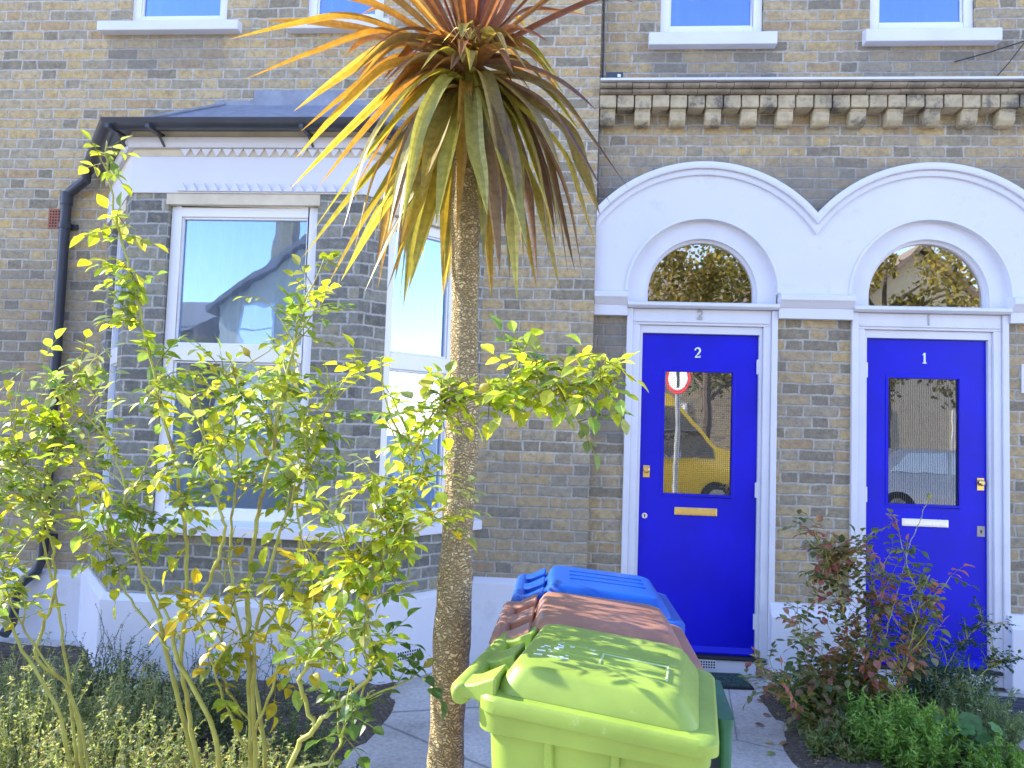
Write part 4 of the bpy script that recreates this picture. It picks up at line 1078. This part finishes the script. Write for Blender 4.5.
# fallen leaves
rn = random.Random(9)
for k, (x, y, c, lab) in enumerate([(*at(775, 745, 4.1).xy, (.45, .36, .24), 'dry pale brown fallen leaf on the path beside the door bed'), (*at(768, 758, 3.95).xy, (.28, .36, .12), 'pale green fallen leaf on the path left of the door bed'),
        (1.02, 4.35, (.22, .13, .06), 'small brown fallen leaf in the middle of the path'), (1.12, 4.75, (.30, .2, .1), 'small curled fallen leaf near the doormat of door 2'), (1.14, 4.12, (.35, .22, .1), 'brown fallen leaf at the edge of the door bed'), (1.10, 4.5, (.28, .16, .07), 'dark fallen leaf touching the soil edge')]):
    b = MB(); a = rn.uniform(0, 6.28); leaf(b, Vector((x, y, .008)), Vector((math.cos(a), math.sin(a), .12)), Vector((0, 0, 1)), rn.uniform(.04, .075), .035, c, .3, .2)
    tag(b.build('fallen_leaf', 'small_leaf'), lab, 'leaf', 'fallen leaves on the path')

# ------------------------------------------------------------------ palm (cordyline)
pt = empty('palm_tree', at(446, 768, 2.6)*Vector((1, 1, 0)) if False else Vector((at(446, 768, 2.6).x, 2.6, 0)), 'cabbage palm with bronze and olive strap leaves on a rough bare trunk', 'palm tree')
tp = [(440, 905), (443, 850), (445, 768), (449, 690), (454, 600), (459, 500), (463, 400), (465, 300), (466, 200), (467, 130), (468, 100), (468, 74)]
P = catmull([at(x, y, 2.6) for x, y in tp], 10)
rs = []
for i, p in enumerate(P):
    w = .066 - .020*min(1, max(0, (p.z-.0)/2.3)) + .004*math.sin(p.z*9) + .002*math.sin(p.z*31)
    rs.append(w)
b = MB(); n = 28; vs = []; fs = []; uvs = []
for i, p in enumerate(P):
    for k in range(n):
        a = 6.2832*k/n; rr_ = rs[i]*(1+.035*noise.noise((math.cos(a)*2.5, math.sin(a)*2.5, p.z*14))+.05*noise.noise((math.cos(a)*9, math.sin(a)*9, p.z*45)))
        vs.append(p+Vector((math.cos(a)*rr_, math.sin(a)*rr_, 0)))
for i in range(len(P)-1):
    for k in range(n): fs.append((i*n+k, i*n+(k+1) % n, (i+1)*n+(k+1) % n, (i+1)*n+k))
b.add(vs, fs, True); b.add([vs[-n+k] for k in range(n)], [tuple(range(n))])
tr = b.build('trunk', 'palm_bark', pt, fixn=False)
uvl = tr.data.uv_layers[0]
for p in tr.data.polygons:
    if len(p.vertices) != 4: continue
    k = p.index % n; i = p.index//n
    for li, (ii, kk) in zip(p.loop_indices, ((i, k), (i, k+1), (i+1, k+1), (i+1, k))):
        uvl.data[li].uv = (kk/n*.36, P[ii].z)
# leaves
def strap(mb, pts, wd, col, rn, col2=None, twist=0):
    P = catmull(pts, 9); n = len(P)
    side0 = None; vs = []
    d0 = (P[-1]-P[0]); 
    for i, p in enumerate(P):
        d = (P[min(i+1, n-1)]-P[max(i-1, 0)]).normalized(); t = i/(n-1)
        s = d.cross(Vector((0, 0, 1)))
        if s.length < .05: s = side0 or Vector((1, 0, 0))
        s = s.normalized()
        if side0 is not None:
            s = (s*.4+side0*.6).normalized(); s = (s-d*s.dot(d)).normalized()
        side0 = s
        s2 = Matrix.Rotation(twist*t, 3, d) @ s
        nn = s2.cross(d).normalized()
        w = wd*.5*(.45+.55*min(1, t/.25))*(1 if t < .55 else max(.02, 1-((t-.55)/.45)**1.6))
        vs += [p+s2*w+nn*w*.35, p+s2*w*.5+nn*w*.1, p, p-s2*w*.5+nn*w*.1, p-s2*w+nn*w*.35]
    st4 = [rn.uniform(.86, 1.12) for _ in range(4)]; edge = rn.choice((0, 3, 9, 9))
    for i in range(n-1):
        t = i/(n-1); c = col if col2 is None else tuple(a*(1-t)+b3*t for a, b3 in zip(col, col2))
        e = tuple(min(.9, x*1.5+.03) for x in c)
        a, c5 = 5*i, 5*(i+1)
        for k in range(4):
            q4 = e if k == edge else tuple(x*st4[k] for x in c)
            mb.add([vs[a+k], vs[a+k+1], vs[c5+k+1], vs[c5+k]], [(0, 1, 2, 3)], True, q4)
up, lo = MB(), MB(); rn = random.Random(77)
ORG = [(.34, .15, .05), (.28, .115, .045), (.36, .18, .05), (.22, .10, .055), (.26, .18, .05)]
OLV = [(.38, .37, .06), (.30, .28, .07), (.44, .41, .09), (.26, .17, .09), (.34, .26, .07)]
PUR = [(.17, .09, .075), (.22, .13, .10), (.13, .07, .06), (.28, .22, .09)]
def leafpx(mb, sx, sy, cx, cy, tx, ty, dY0, dY1, w, col, col2=None, tw=0):
    Y0 = 2.6; A0 = at(sx, sy, Y0+dY0*.12); B = at(cx, cy, Y0+dY1*.55+dY0*.12); C = at(tx, ty, Y0+dY1)
    m1 = A0.lerp(B, .5)+Vector((0, 0, .012)); m2 = B.lerp(C, .5)+Vector((0, 0, .008))
    strap(mb, [A0, m1, B, m2, C], w, col, rn, col2, tw)
# orange young leaves sweeping to the left
for (cx, cy, tx, ty, d, w) in [(350, 18, 230, 39, -.12, .030), (380, 32, 243, 80, -.05, .026), (390, 48, 294, 111, .02, .038), (385, 70, 296, 158, -.10, .036), (400, 85, 290, 189, .08, .030), (400, 95, 318, 187, -.2, .036),
        (370, 5, 228, -22, -.1, .032), (380, -10, 262, -75, .0, .034), (360, 30, 262, 20, .15, .028), (400, -30, 330, -140, -.15, .036), (412, 100, 345, 205, .15, .030), (395, 60, 300, 132, .25, .028)]:
    leafpx(up, 462, 62, cx, cy, tx, ty, 0, d, w*1.6, rn.choice(ORG), jit((.55, .34, .06), rn), rn.uniform(-.6, .6))
# up and right, plum brown
for (cx, cy, tx, ty, d, w) in [(530, -12, 700, 1, -.1, .040), (525, 12, 592, 16, .1, .034), (515, 30, 548, 42, -.2, .036), (510, 38, 536, 52, .0, .034), (520, -40, 640, -60, .1, .038), (500, -60, 560, -180, -.1, .04), (480, -80, 500, -230, .1, .04), (455, -80, 430, -240, -.2, .04), (440, -60, 380, -200, .2, .038), (430, -40, 330, -90, .0, .036), (510, -30, 600, -110, -.3, .036), (470, -60, 470, -200, -.35, .04)]:
    leafpx(up, 472, 62, cx, cy, tx, ty, 0, d, w*1.6, rn.choice([(.34, .14, .07), (.28, .12, .08), (.40, .18, .05)]), jit((.32, .12, .07), rn), rn.uniform(-.6, .6))
for k in range(30):
    a = rn.uniform(0, 6.283); el = rn.uniform(.15, 1.35); L = rn.uniform(.5, .8); c0 = at(468, 62, 2.6)
    h_ = Vector((math.cos(a), math.sin(a), 0)); d = h_*math.cos(el)+Vector((0, 0, math.sin(el)))
    p1 = c0+d*L*.5; p2 = c0+d*L*.8+Vector((0, 0, -.03*L)); p3 = p2+(h_*.6+Vector((0, 0, math.sin(el)*.5-.35)))*L*.28
    strap(up, [c0+d*.03, p1, p2, p3], rn.uniform(.028, .04), rn.choice(ORG+[(.28, .12, .08)]*(3 if h_.x > 0 else 1)), rn, None, rn.uniform(-.5, .5))
# old leaves hanging down
hang = [(395, 150, 302, 258, -.2, 0), (410, 170, 341, 281, -.1, 0), (400, 165, 325, 290, .15, 0), (425, 175, 365, 291, -.25, 0), (432, 180, 386, 293, .1, 1), (440, 180, 408, 291, -.2, 1), (450, 190, 443, 297, .25, 1), (440, 130, 421, 203, -.3, 0), (452, 130, 436, 226, -.35, 0),
        (505, 170, 517, 300, -.2, 0), (488, 150, 500, 277, -.3, 0), (530, 180, 560, 291, -.1, 0), (510, 180, 537, 290, .15, 1), (482, 180, 492, 300, .25, 1), (560, 150, 597, 250, -.15, 1), (550, 110, 611, 205, -.1, 2), (555, 95, 628, 188, .1, 2), (545, 75, 597, 111, -.25, 2), (530, 110, 562, 172, -.3, 2), (565, 130, 600, 215, .2, 2),
        (390, 130, 310, 235, .1, 0), (420, 150, 350, 262, -.3, 0), (500, 140, 528, 250, -.35, 0), (540, 140, 575, 272, .1, 2), (520, 130, 555, 235, -.25, 0), (475, 150, 487, 215, -.4, 0)]
for (cx, cy, tx, ty, d, cl) in hang:
    pal = (OLV, [(.32, .20, .04), (.20, .13, .06), (.30, .28, .05)], PUR)[cl]; c = rn.choice(pal); c2 = (rn.choice(OLV), rn.choice([(.40, .36, .05), (.45, .30, .05)]), rn.choice(PUR))[cl]
    leafpx(lo, 468+(tx-468)*.08, rn.uniform(60, 76), cx, cy, tx, ty, rn.uniform(-.3, .3), d, rn.uniform(.054, .076), c, c2, rn.uniform(-.7, .7))
for k in range(34):
    a = rn.uniform(0, 6.283); h_ = Vector((math.cos(a), math.sin(a), 0)); L = rn.uniform(.55, .8); c0 = at(468, 78, 2.6)-Vector((0, 0, rn.uniform(0, .10)))
    sp = rn.uniform(.15, .75)
    right = h_.x > .1
    p1 = c0+h_*(.08+.12*sp)+Vector((0, 0, -.04)); p2 = c0+h_*(.12+.32*sp)+Vector((0, 0, -L*.45)); p3 = c0+h_*(.14+.42*sp)+Vector((0, 0, -L*rn.uniform(.85, 1.0)))
    pal = PUR+OLV[:2] if right else OLV+[(.40, .24, .05), (.20, .13, .06)]
    strap(lo, [c0, p1, p2, p3], rn.uniform(.044, .062), rn.choice(pal), rn, rn.choice(pal), rn.uniform(-.9, .9))
for k in range(46):                                   # short leaf bases closing the crown round the trunk
    a = rn.uniform(0, 6.283); h_ = Vector((math.cos(a), math.sin(a), 0)); c0 = at(468, rn.uniform(44, 84), 2.6)+h_*.02; L = rn.uniform(.14, .40)
    strap(up, [c0, c0+h_*.05+Vector((0, 0, .03)), c0+h_*.6*L+Vector((0, 0, .02)), c0+h_*L+Vector((0, 0, -.35*L))], rn.uniform(.04, .055), rn.choice([(.20, .09, .05), (.14, .08, .05), (.30, .15, .05)]), rn, rn.choice(ORG+OLV), rn.uniform(-.5, .5))
up.build('young_leaves', 'palm_leaf', pt, fixn=False); lo.build('hanging_leaves', 'palm_leaf', pt, fixn=False)
q = MB(); c0 = at(470, 36, 2.5)
for k in range(5): strap(q, [c0+Vector((0, 0, -.02)), c0+Vector((.02*(k-2), -.02, .015)), c0+Vector((.035*(k-2)*.6-.02, -.03, -.01-.006*k)), c0+Vector((.03*(k-2)-.03, -.03, -.04))], .012, (.62, .56, .36), rn)
q.build('dry_husk', 'palm_leaf', pt, fixn=False)

# ------------------------------------------------------------------ across the street (seen in the glass)
def far_house(x0, x1, y, hgt, ridge, mat, label, gable=True):
    t = empty('terraced_house', ((x0+x1)/2, y, 0), label, 'house', 'houses across the street')
    cx = (x0+x1)/2
    b = MB()
    if gable: b.prism([(x0, 0), (x1, 0), (x1, hgt), (cx, ridge), (x0, hgt)], y-9, y)
    else: b.box(x0, x1, y-9, y, 0, hgt)
    b.build('wall', mat, t)
    b = MB()
    if gable:
        b.prism([(x0-.35, hgt-.25), (cx, ridge+.06), (cx, ridge+.26), (x0-.4, hgt-.05)], y-9.2, y+.35); b.prism([(x1+.35, hgt-.25), (cx, ridge+.06), (cx, ridge+.26), (x1+.4, hgt-.05)], y-9.2, y+.35)
    else: b.prism([(y+.35, hgt), (y-4.5, ridge), (y-9.4, hgt)], x0, x1, 'X')
    r = b.build('roof', 'roof_tile', t); b = MB(); b.box(x0+.4, x0+1.2, y-4, y-3.2, hgt-.3, ridge+1.0); b.build('chimney', 'brick_far', r)
    nw = max(2, int((x1-x0)/2.2))
    for k in range(nw):
        xa = x0+(k+.5)*(x1-x0)/nw-.5
        for z0 in (1.1, 3.9):
            f = MB(); f.box(xa-.08, xa+1.08, y-.02, y+.06, z0-.08, z0+1.58); fo = f.build('window', 'upvc', t)
            f = MB(); f.box(xa, xa+1, y+.062, y+.07, z0, z0+.72); f.box(xa, xa+1, y+.062, y+.07, z0+.78, z0+1.5); f.build('pane', 'glass_far', fo)
    return t
far_house(-12.0, -1.4, -16, 5.4, 9.2, 'cream_render', 'cream gabled house across the street mirrored in the bay window')
far_house(-22, -13.2, -16.5, 4.6, 6.4, 'brick_far', 'brick house across the street left of the cream gabled house', False)
far_house(-1.0, 7.6, -16, 5.8, 8.2, 'brick_far', 'brick house across the street opposite door 2', False)
far_house(8.2, 14.4, -15.5, 5.0, 7.9, 'cream_render', 'cream gabled house across the street mirrored in the fanlight of door 1')
def far_tree(x, y, hgt, r, seed, label, pal):
    rn = random.Random(seed); t = empty('street_tree', (x, y, 0), label, 'tree', 'trees across the street')
    b = MB(); b.tube([(x, y, 0), (x+.1, y, hgt*.35), (x, y+.1, hgt*.7), (x+.1, y, hgt*.95)], [.16, .12, .08, .03], 8)
    for k in range(9):
        a = rn.uniform(0, 6.28); z = hgt*rn.uniform(.35, .75); L = r*rn.uniform(.5, .9)
        b.tube([(x, y, z), (x+math.cos(a)*L*.5, y+math.sin(a)*L*.5, z+.5), (x+math.cos(a)*L, y+math.sin(a)*L, z+.9)], [.06, .04, .015], 6)
    b.build('trunk', 'bark', t)
    b = MB(); cl = [(Vector((x, y, hgt*.72))+Vector((rn.uniform(-1, 1)*r*.75, rn.uniform(-1, 1)*r*.75, rn.uniform(-1, 1)*hgt*.28)), rn.uniform(.4, .9)) for _ in range(26)]
    for k in range(5200):
        c, s = rn.choice(cl); p = c+rvec(rn)*s*rn.uniform(.5, 1)
        leaf(b, p, rvec(rn), rvec(rn), .15, .09, jit(rn.choice(pal), rn), .1, .1, 3)
    b.build('crown', 'small_leaf', t)
far_tree(3.2, -8.6, 6.2, 2.3, 1, 'dark green street tree across the road mirrored in door 2', [(.16, .16, .06), (.24, .20, .07), (.34, .28, .10), (.12, .13, .05)])
far_tree(7.6, -9.0, 6.5, 2.4, 2, 'yellowing street tree across the road mirrored in door 1', [(.22, .20, .08), (.42, .36, .10), (.14, .14, .06)])
far_tree(5.4, -11.6, 7.0, 2.3, 3, 'green street tree in the garden across the road between the other two', [(.05, .10, .03), (.16, .17, .03)])

def vehicle(name, label, cat, M, prof, win, mat, w, wheels, wr):
    t = empty(name, M.translation, label, cat)
    b = MB(M); n = len(prof)
    loops = []
    for y, ins in ((-w, .06), (-w*.96, .0), (w*.96, .0), (w, .06)):
        c = Vector((sum(p[0] for p in prof)/n, sum(p[1] for p in prof)/n))
        loops.append([(p[0]+(c.x-p[0])*ins, y*(1-.12*max(0, (p[1]-.9))), p[1]+(c.y-p[1])*ins) for p in prof])
    b.loft(loops, smooth=True); b.build('body', mat, t)
    for P in win:
        for s in (-1, 1):
            q = MB(M); q.add([(x, s*(w*(1-.12*max(0, z-.9))+.008), z) for x, z in P], [tuple(range(len(P)))]); q.build('window', 'glass_far', t)
    for x in wheels:
        for s in (-1, 1):
            q = MB(M); q.tube([(x, s*w*.78, wr), (x, s*w*1.01, wr)], wr, 24); wo = q.build('wheel', 'rubber', t)
            q = MB(M); q.tube([(x, s*w*1.0, wr), (x, s*(w*1.02), wr)], wr*.6, 16); q.build('rim', 'dull_metal', wo)
    for s in (-1, 1):
        q = MB(M); xm = max(p[0] for p in prof); q.box(xm-.12, xm+.012, s*w*.62-.14, s*w*.62+.14, .62, .78); q.build('headlight', 'chrome', t)
Mv = trans(1.1, -5.4)
vehicle('parked_van', 'yellow van parked at the kerb behind the photographer and mirrored in door 2', 'van', Mv,
        [(-2.6, .35), (-2.65, 2.3), (-2.5, 2.45), (.55, 2.45), (.8, 2.35), (1.7, 1.35), (2.45, 1.1), (2.6, .85), (2.6, .35)],
        [[(.35, 1.12), (.35, 2.12), (.88, 2.12), (1.62, 1.32), (1.64, 1.12)], [(-1.9, 1.35), (-1.9, 2.1), (-.2, 2.1), (-.2, 1.35)]], 'van_yellow', .95, (-1.7, 1.7), .34)
vehicle('parked_car', 'silver car parked at the kerb in front of the van and mirrored in door 1', 'car', trans(7.5, -5.3),
        [(-2.1, .3), (-2.15, .9), (-1.9, 1.0), (-1.3, 1.42), (.3, 1.45), (1.0, 1.0), (1.95, .85), (2.1, .6), (2.1, .3)],
        [[(-1.5, 1.0), (-1.15, 1.34), (-.45, 1.38), (-.45, 1.0)], [(-.38, 1.0), (-.38, 1.38), (.25, 1.38), (.8, 1.0)]], 'car_silver', .85, (-1.35, 1.35), .31)
t = empty('road_sign', (1.63, -1.6, 0), 'round red ringed road sign on a thin pole mirrored in the glass of door 2', 'sign')
b = MB(); b.tube([(1.63, -1.6, 0), (1.63, -1.6, 2.68)], .04, 12); b.build('pole', 'steel_pole', t)
Ms = trans(1.63, -1.55, 2.45) @ Matrix.Rotation(R(48), 4, 'Z')
b = MB(Ms); b.tube([(0, 0, 0), (0, .012, 0)], .25, 40); b.build('ring', 'sign_red', t)
b = MB(Ms); b.tube([(0, .012, 0), (0, .016, 0)], .19, 40); b.build('face', 'sign_white', t)
b = MB(Ms); b.box(-.03, .03, .016, .019, -.15, .12); b.build('symbol', 'black_iron', t)
